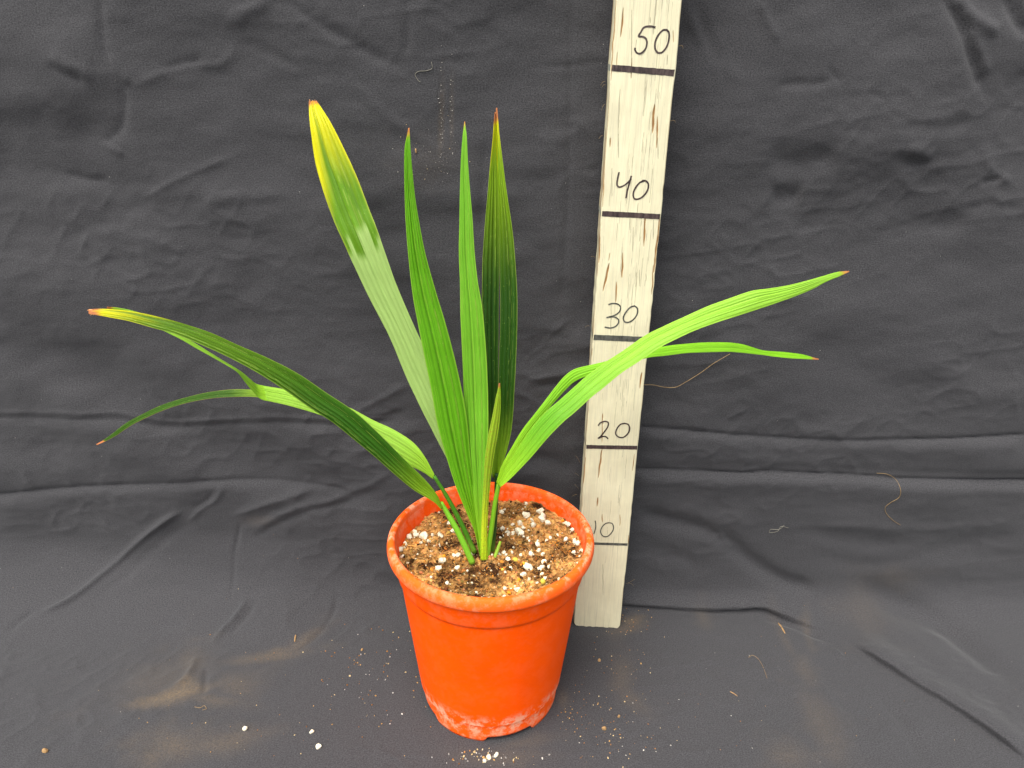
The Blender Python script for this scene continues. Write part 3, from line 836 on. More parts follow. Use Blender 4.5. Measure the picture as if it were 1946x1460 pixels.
# sides and back as rings joined to the painted front face
cols = [FV]
back = lambda a, d: board_pt(np.full(nb, a) + 0 * gb, Bz[:, 0], np.full(nb, -d))
sideR = [SXY + Aw[:, -1][:, None] * EX + Bz[:, -1][:, None] * EZ + dd * EN for dd in np.linspace(.25, BT, 8)]
sideL = [SXY + Aw[:, 0][:, None] * EX + Bz[:, 0][:, None] * EZ + dd * EN for dd in np.linspace(BT, .25, 8)]
allc = np.concatenate([FV, np.stack(sideR, 1), np.stack(sideL, 1)], 1)         # (nb, na+16, 3)
nc = allc.shape[1]
i = np.arange(nb - 1)[:, None] * nc; j = np.arange(nc)[None, :]; k = (j + 1) % nc
F = np.stack([i + j, i + k, i + nc + k, i + nc + j], 2).reshape(-1, 4)
side_b = np.concatenate([np.tile(vnoise(gb * .6, gb * 0, 12)[:, None] * .5, (1, 16))], 1)
side_b = sstep(.15, .45, vnoise(gb[:, None] * .35 + 0 * side_b, np.arange(16)[None, :] * .35, 14)) * .55
bare_all = np.concatenate([bare, side_b], 1); crack_all = np.concatenate([crack, 0 * side_b], 1)
U = np.concatenate([A, np.tile(BW + np.linspace(.2, BT, 8), (nb, 1)), np.tile(-np.linspace(BT, .2, 8), (nb, 1))], 1)
VV = np.concatenate([B, np.tile(gb[:, None], (1, 16))], 1)
caps = []
ncap = [list(range(nc))[::-1], [(nb - 1) * nc + q for q in range(nc)]]
faces = [tuple(f) for f in F.tolist()] + [tuple(q) for q in ncap]
obj('board', allc.reshape(-1, 3), faces, M_BOARD, stick, uv=np.stack([U, VV], 2).reshape(-1, 2), attrs={'bare': bare_all.ravel(), 'crack': crack_all.ravel()})

def ribbon(ab, w, out=.03, n=None, closed=False, thick=.02):
    P = catmull(np.array(ab, float), n or len(ab) * 7)
    T = np.gradient(P, axis=0); T /= np.linalg.norm(T, axis=1)[:, None] + 1e-9
    N_ = np.stack([-T[:, 1], T[:, 0]], 1)
    w = np.broadcast_to(w, (len(P),)) * (1 + .07 * vnoise(P[:, 0] * 5, P[:, 1] * 5, 2))
    L_, R_ = P + N_ * w[:, None] / 2, P - N_ * w[:, None] / 2
    v = np.concatenate([board_pt(L_[:, 0], L_[:, 1], np.full(len(P), out)), board_pt(R_[:, 0], R_[:, 1], np.full(len(P), out)),
                        board_pt(L_[:, 0], L_[:, 1], np.full(len(P), out - thick)), board_pt(R_[:, 0], R_[:, 1], np.full(len(P), out - thick))])
    n = len(P); F = []
    for q in range(n - 1):
        F += [(q, q + 1, n + q + 1, n + q), (q, 2 * n + q, 2 * n + q + 1, q + 1), (n + q, n + q + 1, 3 * n + q + 1, 3 * n + q)]
    return v, F
def join(parts):
    V, F, off = [], [], 0
    for v, f in parts:
        V.append(v); F += [tuple(q + off for q in x) for x in f]; off += len(v)
    return np.concatenate(V), F
# tick lines
for z, pl, pr, w, mat in [(50, (1162, 129), (1283, 139), .42, M_INK), (40, (1142, 406), (1256, 412), .40, M_INK), (30, (1125, 641), (1240, 646), .46, M_INK_GREY),
                          (20, (1109, 849), (1211, 851), .36, M_INK), (10, (1096, 1032), (1194, 1035), .26, M_INK_GREY)]:
    a0, b0 = on_board(*pl); a1, b1 = on_board(*pr)
    a0 = .06; a1 = BW - .07
    n = 50; t = np.linspace(0, 1, n)
    ab = np.stack([a0 + (a1 - a0) * t, b0 + (b1 - b0) * t + .008 * vnoise(t * 6, t * 0, z)], 1)
    v, f = ribbon(ab, w, .02, n=n)
    tk = obj('tick_mark', v, f, mat, stick, smooth=False)
    # the mark runs on over the edge onto the left side
    d = np.array([.08, BT * .5, BT - .1]); h = w / 2
    v = np.concatenate([[SXY - EX * .05 + EN * q + EZ * (b0 + h + .1 * q) for q in d], [SXY - EX * .05 + EN * q + EZ * (b0 - h + .1 * q) for q in d]])
    obj('side_mark', v, [(0, 1, 4, 3), (1, 2, 5, 4)], M_INK_SIDE, stick)
def numeral(label, w, strokes, mat):
    v, f = join([ribbon([on_board(*p) for p in s], w, .02) for s in strokes])
    tag(obj('numeral', v, f, mat, stick, smooth=False), label)
Zl = lambda Z, pts: [Z(*p) for p in pts]
numeral('handwritten number 50', .125, [Zl(Z2, [(605, 190), (575, 184), (540, 186), (520, 196), (504, 222), (488, 252), (518, 256), (540, 272), (545, 300), (535, 340), (505, 370), (478, 370), (462, 345), (464, 332)]),
                                       Zl(Z2, [(684, 208), (655, 212), (622, 248), (603, 292), (602, 335), (620, 366), (650, 364), (682, 325), (698, 270), (697, 225), (680, 206)])], M_INK)
numeral('handwritten number 40', .125, [Zl(Z2, [(352, 1195), (342, 1240), (338, 1282), (352, 1298), (385, 1288), (415, 1265), (436, 1240)]), Zl(Z2, [(437, 1220), (424, 1270), (410, 1320), (400, 1375)]),
                                       Zl(Z2, [(530, 1254), (495, 1268), (462, 1310), (450, 1350), (460, 1380), (495, 1378), (530, 1350), (552, 1312), (554, 1275), (536, 1255), (512, 1254)])], M_INK)
numeral('handwritten number 30', .115, [Zl(Z3, [(265, 692), (290, 684), (325, 688), (344, 706), (338, 738), (310, 760), (270, 773), (252, 778)]), Zl(Z3, [(268, 774), (305, 774), (330, 790), (330, 815), (308, 838), (275, 846), (240, 840)]),
                                       Zl(Z3, [(438, 700), (412, 708), (380, 742), (363, 780), (372, 804), (398, 808), (430, 790), (454, 755), (456, 718), (436, 698)])], M_INK_GREY)
numeral('handwritten number 20', .12, [Zl(Z4, [(180, 156), (192, 140), (218, 130), (240, 136), (238, 162), (218, 192), (195, 220), (180, 232), (205, 222), (225, 222), (240, 235)]),
                                       Zl(Z4, [(342, 142), (315, 148), (292, 176), (286, 206), (304, 224), (332, 226), (360, 202), (370, 172), (360, 148), (335, 141)])], M_INK)
numeral('handwritten number 10', .10, [Zl(Z4, [(162, 728), (165, 750), (164, 775), (154, 808)]),
                                       Zl(Z4, [(248, 741), (225, 746), (203, 768), (195, 798), (210, 822), (236, 824), (262, 800), (273, 772), (264, 746), (240, 741)])], M_INK_GREY)

# ------------------------------------------------------------------ the palm seedling
Y0 = 43.0
base_p = at_z(916, 1062, 14.3)
palm = empty('palm_seedling', base_p, 'young palm with long pleated strap leaves growing from the pot', 'palm')

def blade(name, parent, st, ct, cb, npl=5, amp=.045, arch=.0, yel=None, brown=.985, n=150, mats=None, pale_low=None, edge_col=None, vein=1.0):
    st = np.asarray(st, float)
    P = np.array([np.r_[at_y(a, b, e), at_y(c, d, f)] for a, b, c, d, e, f in st])
    Q = catmull(P, n)
    L, R = Q[:, :3], Q[:, 3:]
    mid = (L + R) / 2
    T = np.gradient(mid, axis=0); T /= np.linalg.norm(T, axis=1)[:, None] + 1e-9
    W = np.linalg.norm(R - L, axis=1)
    nn = np.cross(R - L, T); nn /= np.linalg.norm(nn, axis=1)[:, None] + 1e-9
    if ((CAMP - mid) * nn).sum() < 0: nn = -nn
    m = npl * 14 + 1
    a = np.linspace(0, 1, m)
    aw = a + .22 / npl * vnoise(a * npl * 1.1, a * 0, int(st[0, 0]) + npl)
    tri = (2 * np.abs((aw * npl) % 1 - .5) * 2 - 1) * (.75 + .5 * vnoise(np.floor(aw * npl) * 3.7, aw * 0, 2))   # uneven pleats
    wk = np.clip(W / 1.2, 0, 1)[:, None]
    k = np.minimum(1, np.minimum(a, 1 - a) * 14)
    h = amp * wk * tri[None] * k[None] + arch * W[:, None] * (1 - (2 * a[None] - 1) ** 2)
    s = np.r_[0, np.cumsum(np.linalg.norm(mid[1:] - mid[:-1], axis=1))]
    h = h + .02 * wk * vnoise(s[:, None] * .8 + a[None] * 0, a[None] * 4 + s[:, None] * 0, int(st[0, 0]))
    base = L[:, None] * (1 - a[None, :, None]) + R[:, None] * a[None, :, None]
    th = .016 * np.minimum(1, np.minimum(a, 1 - a) * 20 + .25)[None, :, None]
    top = base + nn[:, None] * (h[..., None] + th); bot = base + nn[:, None] * (h[..., None] - th)
    V = np.concatenate([top.reshape(-1, 3), bot.reshape(-1, 3)])
    F1 = grid_faces(n, m); F2 = grid_faces(n, m, n * m, True)
    i = np.arange(n - 1) * m; o_ = n * m
    E1 = np.stack([i, i + m, i + m + o_, i + o_], 1); i2 = i + m - 1
    E2 = np.stack([i2 + m, i2, i2 + o_, i2 + m + o_], 1)
    jj = np.arange(m - 1); q = (n - 1) * m
    E3 = np.stack([jj + 1, jj, jj + o_, jj + 1 + o_], 1); E4 = np.stack([q + jj, q + jj + 1, q + jj + 1 + o_, q + jj + o_], 1)
    F = np.concatenate([F1, F2, E1, E2, E3, E4])
    # check winding of the top side
    f0 = F1[len(F1) // 2]; nf = np.cross(V[f0[1]] - V[f0[0]], V[f0[2]] - V[f0[0]])
    if nf @ nn[n // 2] < 0: F = F[:, ::-1].copy()
    midx = np.r_[np.zeros(len(F1)), np.ones(len(F2)), np.zeros(len(E1) + len(E2) + len(E3) + len(E4))]
    # pigment
    t = (s / s[-1])[:, None] + 0 * a[None]; aa = a[None] + 0 * t; e = np.minimum(aa, 1 - aa)
    def pig(c):
        if callable(c): c = c(t[..., None])
        c = np.broadcast_to(np.asarray(c), t.shape + (3,)).copy()
        fold = (np.abs(tri)[None] > .8) & (k[None] > .9)
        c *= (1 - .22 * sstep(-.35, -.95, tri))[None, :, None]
        c = c * (1 + .10 * vnoise(aa * npl * 2.3, t * 2, 5))[..., None]
        rv = np.random.RandomState(int(st[0, 0] * 3 + st[0, 1]) % 9999)
        for q in range(npl * 3):                                        # veins: dark furrows and pale dotted ribs
            p, d = rv.rand(), rv.uniform(.12, .45) * vein
            g = np.exp(-((aa - p - .01 * vnoise(t * 3, t * 0, q)) / rv.uniform(.006, .014)) ** 2) * sstep(0, .08, t) * (.6 + .4 * vnoise(t * 5, t * 0, q + 3))
            if q % 3: c = c * (1 - d * g)[..., None]
            else:
                g = (g * (vnoise(t * 70, aa * 0, q) > -.1) * .55 * vein)[..., None]
                c = c * (1 - g) + lin(186, 206, 92) * g
        rim_ = sstep(.05, 0, e)[..., None]
        c = c * (1 - rim_ * .5) + (edge_col if edge_col is not None else lin(176, 200, 80)) * rim_ * .5
        base_y = sstep(.24, 0, t)[..., None] * .6
        c = c * (1 - base_y) + lin(172, 216, 40) * base_y
        if pale_low:  # paler colour from the base up to a stepped edge across the blade
            b = sstep(pale_low[1] + .012, pale_low[1] - .012, t + .05 * vnoise(np.floor(aa * npl * 1.5) * 1.7, t * 0, 3)) * pale_low[2]
            c = c * (1 - b[..., None]) + np.asarray(pale_low[0]) * b[..., None]
        if yel:
            y = sstep(yel[0], yel[1], t + yel[2] * (1 - 2 * e) ** 2 * sstep(yel[0] - .4, yel[1], t) + .05 * vnoise(aa * 7, t * 3, 8))[..., None]
            c = c * (1 - y) + lin(226, 218, 12) * y
        bz = sstep(brown - .008, brown + .004, t + .012 * vnoise(aa * 9, t * 0, 4))[..., None]
        ob = (sstep(brown - .02, brown, t) * .6)[..., None]
        c = c * (1 - ob) + lin(222, 140, 40) * ob
        c = c * (1 - bz) + lin(196, 124, 78) * bz
        return c.reshape(-1, 3)
    col = np.concatenate([pig(ct), pig(cb)])
    uv1 = np.stack([aa * W[:, None], s[:, None] + 0 * aa], 2).reshape(-1, 2)
    uv1 = uv1 + np.array([st[0, 0] * .013, st[0, 1] * .017])
    return obj(name, V, F, mats or [M_LEAF, M_LEAF_UNDER], parent, uv=np.concatenate([uv1, uv1 + 3.3]), col=col, midx=midx)

def petiole(parent, pts, w, c, Ys):
    """pts in photo pixels, w widths in cm"""
    P = np.array([at_y(x, y, Y) for (x, y), Y in zip(pts, Ys)])
    P = catmull(P, 26); r = np.interp(np.linspace(0, 1, 26), np.linspace(0, 1, len(w)), w) / 2
    V, F = tube(P, r, 10)
    col = np.repeat((np.asarray(c)[None] * np.linspace(1.0, 1.0, 26)[:, None]), 10, 0)
    y = np.repeat(sstep(.75, 1, np.linspace(0, 1, 26)), 10)[:, None] * .4
    col = col * (1 - y) + lin(150, 190, 60) * y
    s = np.r_[0, np.cumsum(np.linalg.norm(P[1:] - P[:-1], axis=1))]
    uv = np.stack([np.tile(np.arange(10) / 10 * .9, 26), np.repeat(s, 10)], 1)
    return obj('petiole', V, F, M_PET, parent, uv=uv, col=col)

def dry_tips(parent, tips, Y):
    parts = []
    for (x0, y0, x1, y1, w) in tips:
        P = np.array([at_y(x0, y0, Y), at_y((x0 + x1) / 2 + 1, (y0 + y1) / 2 - 1, Y - .05), at_y(x1, y1, Y)])
        P = catmull(P, 7); parts.append(tube(P, np.linspace(w, w * .25, 7), 6))
    V, F = join(parts)
    obj('dry_tip', V, F, M_DRY, parent)

def with_y(rows, ys, ye=None, dy=0.):
    """add depths: linear from ys to ye along the leaf, the right edge dy nearer"""
    n = len(rows); out = []
    for q, r_ in enumerate(rows):
        t = q / (n - 1)
        if callable(ys): y = ys(t)
        else: y = ys + (ye - ys) * t
        out.append((*r_, y, y + (dy(t) if callable(dy) else dy)))
    return out

GREEN = lin(108, 178, 26); GREEN_D = lin(64, 112, 14); GREEN_L = lin(160, 214, 66)
DARK = lambda t: lin(46, 88, 16) * (1 - sstep(.5, .88, t)) + lin(132, 170, 14) * sstep(.5, .88, t)
TALL = lambda t: lin(54, 102, 16) * (1 - sstep(.35, .75, t)) + lin(88, 128, 10) * sstep(.35, .75, t); UNDER = lin(158, 206, 88)
# A: tall leaf at the back, paler colour below a stepped edge, yellow tip
A_ = [(910, 1050, 914, 1050), (897, 985, 904, 980), (876, 925, 893, 915), (846, 866, 880, 848), (803, 782, 850, 760), (773, 719, 822, 694), (740, 640, 786, 617), (698, 559, 752, 537),
      (654, 464, 717, 437), (632, 414, 700, 393), (613, 360, 678, 336), (599, 308, 654, 283), (590, 245, 628, 232), (587, 212, 611, 205), (587, 193, 602, 192)]
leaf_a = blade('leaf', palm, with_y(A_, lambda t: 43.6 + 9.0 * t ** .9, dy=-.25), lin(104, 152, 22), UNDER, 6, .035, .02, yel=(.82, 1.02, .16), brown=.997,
               pale_low=(lin(176, 206, 118), .70, .85), edge_col=lin(200, 206, 80))
tag(leaf_a, 'tall leaf with yellow tip and pale lower half')
dry_tips(leaf_a, [(588, 196, 588, 189, .05), (593, 196, 594, 191, .05), (597, 195, 597, 190, .04), (601, 196, 600, 191, .04)], 52.5)
# B and C: the two lobes of the central leaf
B_ = [(912, 1058, 915, 1058), (903, 1015, 910, 1010), (888, 978, 905, 968), (868, 930, 900, 918), (851, 878, 894, 866), (832, 811, 888, 800), (820, 745, 877, 737), (805, 671, 861, 668), (794, 615, 846, 612), (784, 560, 829, 556),
      (776, 488, 809, 484), (771, 425, 797, 424), (769, 376, 789, 374), (768, 317, 783, 316), (769, 280, 780, 278), (773, 258, 779, 257), (776, 244, 778, 243)]
leaf_b = blade('leaf', palm, with_y(B_, lambda t: 43.0 + 3.4 * t - 1.2 * t * (1 - t), dy=lambda t: .5 * (1 - t)), GREEN, UNDER, 6, .055, .02, yel=(1.0, 1.1, .02), brown=.993)
tag(leaf_b, 'central leaf split into two upright blades')
C_ = [(912, 1058, 918, 1058), (908, 1015, 918, 1012), (902, 967, 920, 962), (896, 915, 923, 910), (890, 865, 926, 860), (885, 815, 928, 810), (882, 770, 928, 766), (879, 689, 925, 686), (875, 600, 918, 596), (874, 538, 908, 534),
      (872, 482, 902, 480), (873, 420, 898, 416), (874, 361, 893, 358), (876, 303, 889, 302), (879, 260, 887, 258), (882, 236, 884, 235), (883, 231, 884, 231)]
blade('leaf_lobe', leaf_b, with_y(C_, lambda t: 43.2 + 4.6 * t - 1.0 * t * (1 - t), dy=lambda t: -.5 * (1 - t)), lin(124, 190, 46), UNDER, 6, .04, .02, yel=(1.0, 1.1, .02), brown=.993)
# D: dark leaf behind, split along its fold
D1 = [(937, 908, 943, 909), (930, 870, 944, 872), (923, 820, 946, 822), (919, 740, 947, 740), (917, 680, 947, 680), (916, 620, 947.5, 620), (916, 560, 948, 560), (917, 500, 949, 498), (921, 435, 948, 434), (927, 364, 946, 362), (932, 305, 944, 304), (937, 258, 943, 257), (939, 229, 943, 228), (941, 214, 942, 213)]
D2 = [(943, 909, 947, 907), (944, 872, 960, 868), (946, 822, 972, 818), (947, 740, 978, 738), (948.5, 680, 981, 678), (950.5, 620, 983, 618), (950.5, 560, 983, 557), (949, 498, 979, 494), (948, 434, 973, 430), (946, 362, 962, 358), (944, 304, 955, 302), (943, 257, 949, 255), (943, 229, 946.5, 227), (943, 206, 944.5, 205)]
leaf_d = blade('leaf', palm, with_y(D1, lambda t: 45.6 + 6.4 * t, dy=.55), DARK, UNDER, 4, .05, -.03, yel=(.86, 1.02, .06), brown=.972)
tag(leaf_d, 'dark green upright leaf with brown forked tip')
blade('leaf_lobe', leaf_d, with_y(D2, lambda t: 46.15 + 6.4 * t, dy=-.5), DARK, UNDER, 4, .05, -.03, yel=(.86, 1.02, .06), brown=.972)
petiole(leaf_d, [(944, 900), (943, 950), (940, 1000), (935, 1052)], [.34, .36, .38, .40], lin(36, 74, 24), [45.7, 45.2, 44.6, 44.0])
# F: arching leaf to the right, split into a long and a drooping lobe
F1 = [(946, 922, 951, 926), (957, 895, 969, 911), (975, 865, 995, 885), (993, 838, 1021, 856), (1014, 808, 1047, 826), (1038, 782, 1073, 800), (1058, 765, 1090, 786), (1076, 749, 1107, 771), (1095, 732, 1127, 753), (1112, 717, 1146, 738), (1145, 692, 1180, 710), (1182, 668, 1213, 688), (1227, 637, 1256, 660), (1263, 619, 1289, 643), (1298, 603, 1322, 628),
      (1345, 582, 1369, 611), (1381, 569, 1404, 600), (1428, 553, 1450, 585), (1464, 548, 1485, 573), (1499, 542, 1515, 562), (1535, 533, 1546, 549), (1563, 525, 1570, 536), (1591, 517, 1594, 526), (1613, 515, 1614, 517)]
F2 = [(943, 917, 946, 922), (953, 885, 958, 894), (969, 856, 976, 864), (991, 819, 994, 837), (1014, 789, 1016, 807), (1036, 761, 1039, 781), (1054, 737, 1056, 762), (1073, 715, 1075, 741), (1091, 702, 1093, 725), (1121, 694, 1122, 713), (1150, 687, 1152, 705), (1190, 674, 1192, 692), (1232, 663, 1233, 680), (1265, 658, 1266, 676), (1298, 654, 1299, 672), (1340, 651, 1341, 670), (1383, 651, 1384, 669),
      (1409, 654, 1410, 671), (1430, 660, 1430, 673), (1449, 666, 1450, 675), (1468, 668, 1470, 678), (1499, 670, 1499, 681), (1520, 673, 1520, 682), (1537, 677, 1537, 683), (1555, 683, 1556, 684)]
FRONT = lambda t: lin(100, 172, 34) * (1 - sstep(.12, .5, t)) + lin(154, 208, 62) * sstep(.12, .5, t)
leaf_f = blade('leaf', palm, with_y(F1, lambda t: 43.7 + 3.6 * t, dy=lambda t: -1.0 * math.sin(math.pi * min(1, t + .15)) - .1), FRONT, UNDER, 6, .022, .06, vein=.5, yel=(1.02, 1.1, .02), brown=.991)
tag(leaf_f, 'bright green leaf arching past the measuring stick with a drooping side lobe')
blade('leaf_lobe', leaf_f, with_y(F2, lambda t: 43.8 + 8.6 * t ** 1.2, dy=lambda t: -.1 - .7 * sstep(.2, .6, t)), lin(140, 208, 40), lin(120, 180, 50), 4, .02, .05, vein=.5, yel=(1.02, 1.1, .02), brown=.985)
petiole(leaf_f, [(948, 920), (941, 955), (934, 1005), (925, 1060)], [.36, .38, .42, .46], lin(120, 176, 36), [43.8, 43.5, 43.2, 42.9])
# G: long leaf arching to the left, in front
G_ = [(841, 962, 839, 969), (829, 938, 824, 954), (810, 914, 787, 932), (784, 888, 750, 902), (751, 855, 713, 869), (717, 821, 673, 836), (676, 784, 632, 803), (621, 747, 591, 777), (566, 710, 540, 741), (510, 681, 488, 708), (455, 657, 440, 682),
      (399, 632, 388, 658), (344, 614, 332, 635), (295, 601, 288, 623), (251, 592, 247, 611), (214, 588, 212, 604), (190, 587, 189, 600), (169, 588, 169, 597)]
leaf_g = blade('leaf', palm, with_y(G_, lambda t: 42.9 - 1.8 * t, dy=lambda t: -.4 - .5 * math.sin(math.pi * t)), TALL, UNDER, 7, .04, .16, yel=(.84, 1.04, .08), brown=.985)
tag(leaf_g, 'long dark green leaf arching over the pot rim with yellowed frayed tip')
dry_tips(leaf_g, [(176, 590, 166, 590, .06), (176, 594, 169, 596, .06), (178, 598, 172, 599, .05)], 41.0)
petiole(leaf_g, [(838, 955), (851, 977), (872, 1014), (898, 1070)], [.30, .44, .48, .50], lin(120, 184, 44), [42.9, 42.8, 42.6, 42.3])
# H: leaf behind it, showing its pale underside, twisted and split in two
H0 = [(826, 902, 823, 911), (806, 866, 803, 897), (784, 840, 772, 882), (747, 816, 730, 858), (710, 799, 690, 832), (660, 773, 655, 806), (610, 757, 618, 792), (562, 745, 580, 780), (530, 738, 540, 769), (505, 734, 513, 763), (488, 731, 492, 757)]
leaf_h = blade('leaf', palm, with_y(H0, lambda t: 44.4 + 4.4 * t, dy=lambda t: -.9 * sstep(0, .25, t)), lin(174, 226, 76), GREEN_D, 7, .014, .04, yel=None, brown=1.5, mats=[M_LEAF_UNDER, M_LEAF])
tag(leaf_h, 'twisted leaf with pale underside, split into two thin drooping ends')
H1 = [(520, 748, 520, 762), (500, 744, 500, 759), (484, 741, 486, 755), (443, 740, 443, 755), (399, 745, 400, 758), (355, 755, 356, 766), (310, 769, 314, 779), (273, 786, 279, 794), (240, 804, 248, 810), (210, 827, 219, 829), (196, 837, 200, 839), (183, 845, 184, 846)]
blade('leaf_lobe', leaf_h, with_y(H1, 48.8, 51.0, dy=-.5), lin(60, 98, 18), UNDER, 4, .03, .05, yel=(1.0, 1.1, .04), brown=.955, edge_col=lin(206, 150, 110))
H2 = [(510, 735, 518, 764), (488, 730, 496, 759), (476, 721, 482, 746), (462, 709, 466, 727), (448, 700, 451, 708), (428, 688, 430, 694), (404, 673, 405, 680), (380, 658, 376, 664), (350, 640, 347, 647), (315, 618, 313, 630), (280, 600, 276, 610), (250, 590, 246, 598), (225, 585, 224, 590), (203, 583, 203, 587)]
blade('leaf_lobe', leaf_h, with_y(H2, 48.6, 43.5, dy=lambda t: -.9 * (1 - t)), lin(174, 226, 76), GREEN, 4, .015, .04, yel=(.97, 1.05, .03), brown=.985, mats=[M_LEAF_UNDER, M_LEAF])
petiole(leaf_h, [(825, 905), (848, 942), (875, 992), (902, 1050)], [.26, .34, .40, .44], lin(70, 128, 26), [44.4, 44.2, 43.9, 43.4])
# E: young unopened spear
E_ = [(913, 1064, 927, 1064), (914, 1022, 926, 1022), (916, 967, 928, 967), (919, 911, 933, 911), (922, 866, 940, 862), (928, 826, 947, 822), (936, 789, 951, 786), (942, 756, 952, 755), (946, 740, 951, 739), (948, 729, 950, 728)]
leaf_e = blade('leaf', palm, with_y(E_, lambda t: 42.5 + .8 * t, dy=.15), lambda t: lin(206, 226, 44) * (1 - sstep(.15, .5, t)) + lin(150, 184, 40) * sstep(.15, .5, t), UNDER, 3, .05, .12, yel=(1.0, 1.1, .02), brown=.988, mats=[M_SPEAR, M_LEAF_UNDER])
tag(leaf_e, 'short speckled yellow-green spear leaf')
# cut stub beside the stems
petiole(palm, [(951, 1029), (946, 1043), (940, 1060)], [.20, .28, .3], lin(150, 190, 60), [43.5, 43.3, 43.0]).name = 'stem_stub'

# ------------------------------------------------------------------ loose bits on the cloth
def cloth_px(px, py, lift=0.):
    x, s = on_cloth(px, py)
    # settle the estimate on the creased surface
    for _ in range(4):
        p, n = cloth_at(x, s)
        v = p - CAMP; z = v @ _fw
        qx = PW / 2 + F_PX * (v @ _rt) / z; qy = PH / 2 - F_PX * (v @ _up) / z
        xa, sa = on_cloth(px + (px - qx), py + (py - qy))
        xb, sb = on_cloth(px, py)
        x, s = x + (xa - xb) * .8, s + (sa - sb) * .8
    p, n = cloth_at(x, s)
    return p + n * lift, n

TANL = [mesh_data('soil_crumb', IV2 * (1, RNG.uniform(.65, .9), RNG.uniform(.5, .8)) * (1 + .3 * (RNG.rand(len(IV2), 1) - .5)), IF2, [M_TAN], smooth=False) for _ in range(3)]
def loose(name, meshes, px, py, rad, label, cat, group=None):
    s = rad / 21.0
    p, n = cloth_px(px, py)
    o = lump_obj(name, meshes, p + n * s * .45, s)
    tag(o, label, cat, group)
for px, py, rad in [(605, 1421, 4.5), (593, 1392, 4.5)]:
    loose('perlite_grain', PERL, px, py, rad, 'white perlite grain of the pair lying between the pot and the dust stains', 'perlite', 'perlite grains on the floor cloth')
loose('perlite_grain', PERL, 466, 1386, 5.0, 'white perlite grain lying against the edge of the brown dust stains', 'perlite', 'perlite grains on the floor cloth')
for px, py, rad in [(930, 1441, 4.5), (943, 1437, 4), (921, 1447, 3.5)]:
    loose('perlite_grain', PERL, px, py, rad, 'white perlite crumb in the small heap at the foot of the pot', 'perlite', 'perlite heap at the pot foot')
loose('soil_crumb', TANL, 1148, 1386, 5.5, 'largest brown soil crumb on the cloth right of the pot foot', 'soil crumb')
loose('soil_crumb', TANL, 86, 1428, 5, 'pale tan flake on the cloth far from the pot, beyond the dust stains', 'soil crumb')
for px, py, lb in [(1139, 1256, 'small tan soil crumb on the cloth just in front of the measuring stick'), (1176, 1363, 'small tan soil crumb lying close to the largest brown crumb'),
                   (688, 1236, 'small tan soil crumb on the side of the pot away from the measuring stick')]:
    loose('soil_crumb', TANL, px, py, 3.6, lb, 'soil crumb', 'small soil crumbs beside the pot')
def strand(name, pts, rad, mat, label, cat, lift=.05, free=None, group=None):
    P = []
    for q, (x, y) in enumerate(pts):
        p, n = cloth_px(x, y, lift)
        if free is not None and free[q]: p = at_y(x, y, free[q])
        P.append(p)
    P = catmull(np.array(P), len(pts) * 6)
    V, F = tube(P, rad, 6)
    tag(obj(name, V, F, mat, origin=P[0]), label, cat, group)
strand('root_fibre', [(1222, 730), (1240, 731), (1262, 735), (1283, 735), (1297, 728), (1330, 707), (1355, 690), (1386, 671)], .028, M_ROOT,
       'long thin tan root fibre reaching out from behind the measuring stick', 'root fibre', .2)
strand('root_fibre', [(1666, 899), (1685, 901), (1702, 912), (1711, 930), (1708, 945), (1692, 955), (1682, 964), (1684, 975), (1696, 988), (1711, 998)], .022, M_ROOT,
       'curved brown hair-like fibre hanging on the wall cloth beside the double crease', 'root fibre', .04)
strand('thread', [(1498, 1003), (1484, 1000), (1478, 1009), (1462, 1012), (1464, 1006), (1480, 1006), (1490, 998)], .02, M_THREAD,
       'small looped grey thread on the cloth below the curved brown fibre', 'thread', .04)
strand('thread', [(820, 118), (821, 130), (810, 135), (795, 136), (789, 142), (794, 152), (799, 157)], .02, M_THREAD,
       'curled grey thread on the cloth above the upright leaves', 'thread', .04)
strand('root_fibre', [(1422, 1250), (1430, 1246), (1440, 1252), (1450, 1268), (1458, 1290)], .016, M_ROOT, 'thin curled fibre on the floor cloth near the wood splinter', 'root fibre', .03)
strand('root_fibre', [(370, 1344), (380, 1346), (388, 1342), (392, 1348), (385, 1350)], .02, M_ROOT, 'tiny curled fibre beside the brown dust stain', 'root fibre', .03)
def splinter(px0, py0, px1, py1, w, mat, label, group=None, cat='wood splinter', name='wood_splinter'):
    p, n = cloth_px(px0, py0, .05); q, _ = cloth_px(px1, py1, .05)
    t = np.linspace(0, 1, 6)[:, None]
    P = p * (1 - t) + q * t + n * .04 * np.sin(t * np.pi)
    V, F = tube(P, w * np.array([.5, 1, 1, .9, .8, .3]), 5)
    tag(obj(name, V, F, mat, smooth=False, origin=P[0]), label, cat, group)
splinter(1479, 1185, 1492, 1205, .10, M_TAN, 'pale wood splinter on the floor cloth below the sharp fold')
splinter(562, 1207, 560, 1221, .07, M_TAN, 'short reddish splinter on the cloth left of the pot')
splinter(1387, 1315, 1402, 1324, .04, M_TAN, 'thin tan sliver on the floor cloth right of the pot', cat='wood splinter')
splinter(790, 283, 791, 292, .07, M_TAN, 'tiny tan flake stuck to the cloth between the upright leaves')

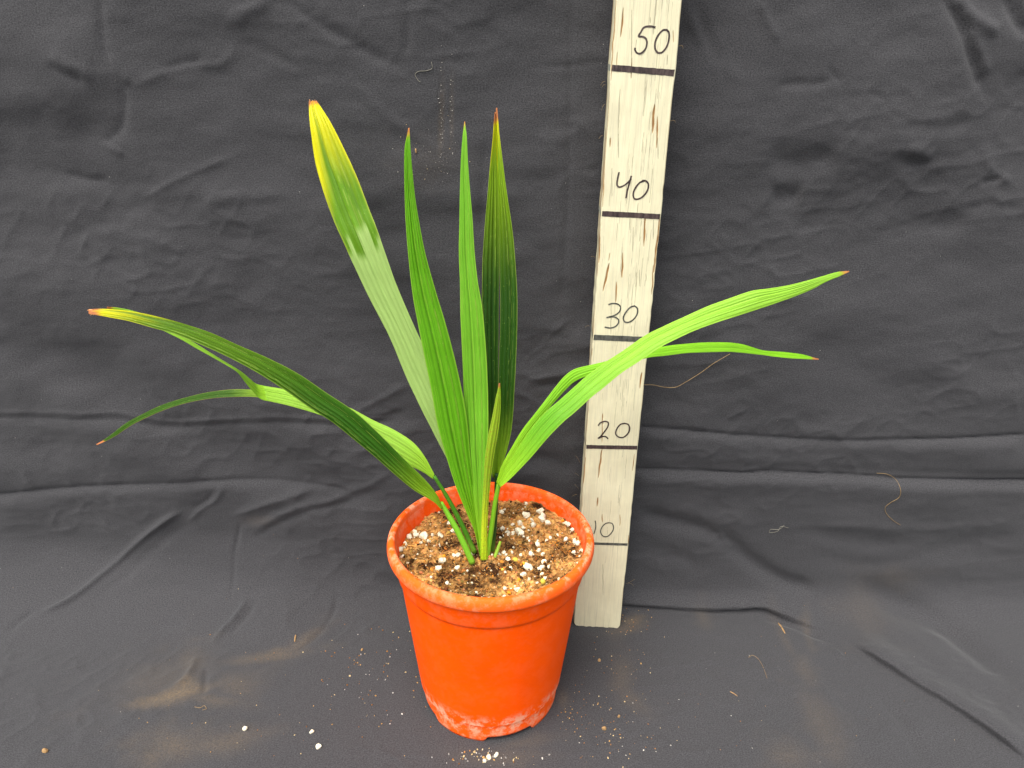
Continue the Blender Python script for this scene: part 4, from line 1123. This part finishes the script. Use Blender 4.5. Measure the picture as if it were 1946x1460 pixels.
# lint and fine peat dust: uncountable
pts, rad, cols = [], [], []
def scatter(n, px, py, sx, sy, r0, r1, pal, ang=0):
    for _ in range(n):
        u, v = RNG.normal() * sx, RNG.normal() * sy
        a = math.radians(ang)
        x, y = px + u * math.cos(a) - v * math.sin(a), py + u * math.sin(a) + v * math.cos(a)
        if not (-60 < x < 2000 and -60 < y < 1500): continue
        X, S = on_cloth(x, y)
        p, n_ = cloth_at(X, S); r_ = RNG.uniform(r0, r1)
        if math.hypot(p[0] - POT_X, p[1] - POT_Y) < 5.9 and p[2] < 2: continue
        pts.append(p + n_ * r_ * .3); rad.append(r_); cols.append(pal[RNG.randint(len(pal))] * RNG.uniform(.7, 1.1))
WH = [lin(205, 200, 190), lin(180, 176, 170), lin(150, 146, 140)]
BR = [lin(170, 120, 64), lin(140, 96, 52), lin(190, 150, 90), lin(215, 190, 140)]
scatter(90, 710, 1285, 55, 48, .03, .10, BR + WH[:1])
scatter(50, 560, 1350, 150, 60, .02, .07, BR)
scatter(60, 930, 1438, 45, 10, .03, .12, [lin(214, 198, 160), lin(190, 168, 120)] + WH + BR)
scatter(90, 1165, 1300, 42, 70, .02, .08, BR)
scatter(40, 1195, 1190, 22, 14, .03, .07, BR)
scatter(50, 1170, 1400, 70, 40, .02, .075, BR + WH[:1])
scatter(30, 1085, 1360, 16, 30, .03, .08, BR)
scatter(55, 838, 230, 3, 60, .02, .05, WH)
scatter(35, 858, 220, 2, 45, .02, .045, WH)
scatter(60, 820, 300, 42, 35, .015, .04, WH + BR[3:])
scatter(60, 1450, 1300, 220, 90, .015, .05, WH + BR)
scatter(90, 973, 500, 620, 420, .012, .038, WH)
scatter(40, 300, 1200, 250, 180, .015, .045, WH + BR)
V, F, cc = lumps(np.array(pts), np.array(rad), np.array(cols), .3, .6)
tag(obj('lint_and_peat_dust', V, F, M_SOIL, col=cc, smooth=False), 'fine lint specks and scattered peat crumbs on the black cloth', 'debris', kind='stuff')
# frayed hairs caught along the stick's edges
hv = []
for px, py, dx, dy in [(1147, 155, -6, 8), (1148, 162, -4, 4), (1146, 198, -3, 12), (1143, 258, -5, 6), (1128, 490, -5, -2), (1118, 620, -6, 2), (1100, 880, -6, -14), (1098, 905, -6, -6), (1094, 940, -7, 4),
                       (1097, 930, -5, -9), (1292, 88, 6, 5), (1278, 230, 5, 4), (1192, 1110, 14, -9), (1196, 1108, 8, 6)]:
    p = at_y(px, py, 52.2)
    q = at_y(px + dx, py + dy, 52.0); m_ = (p + q) / 2 + np.array([.05, -.05, .1])
    hv.append(tube(catmull(np.array([p + np.array([.12 if dx < 0 else -.12, 0, 0]), m_, q]), 6), .009, 5))
V, F = join(hv)
tag(obj('frayed_fibres', V, F, M_ROOT, stick), kind='stuff')
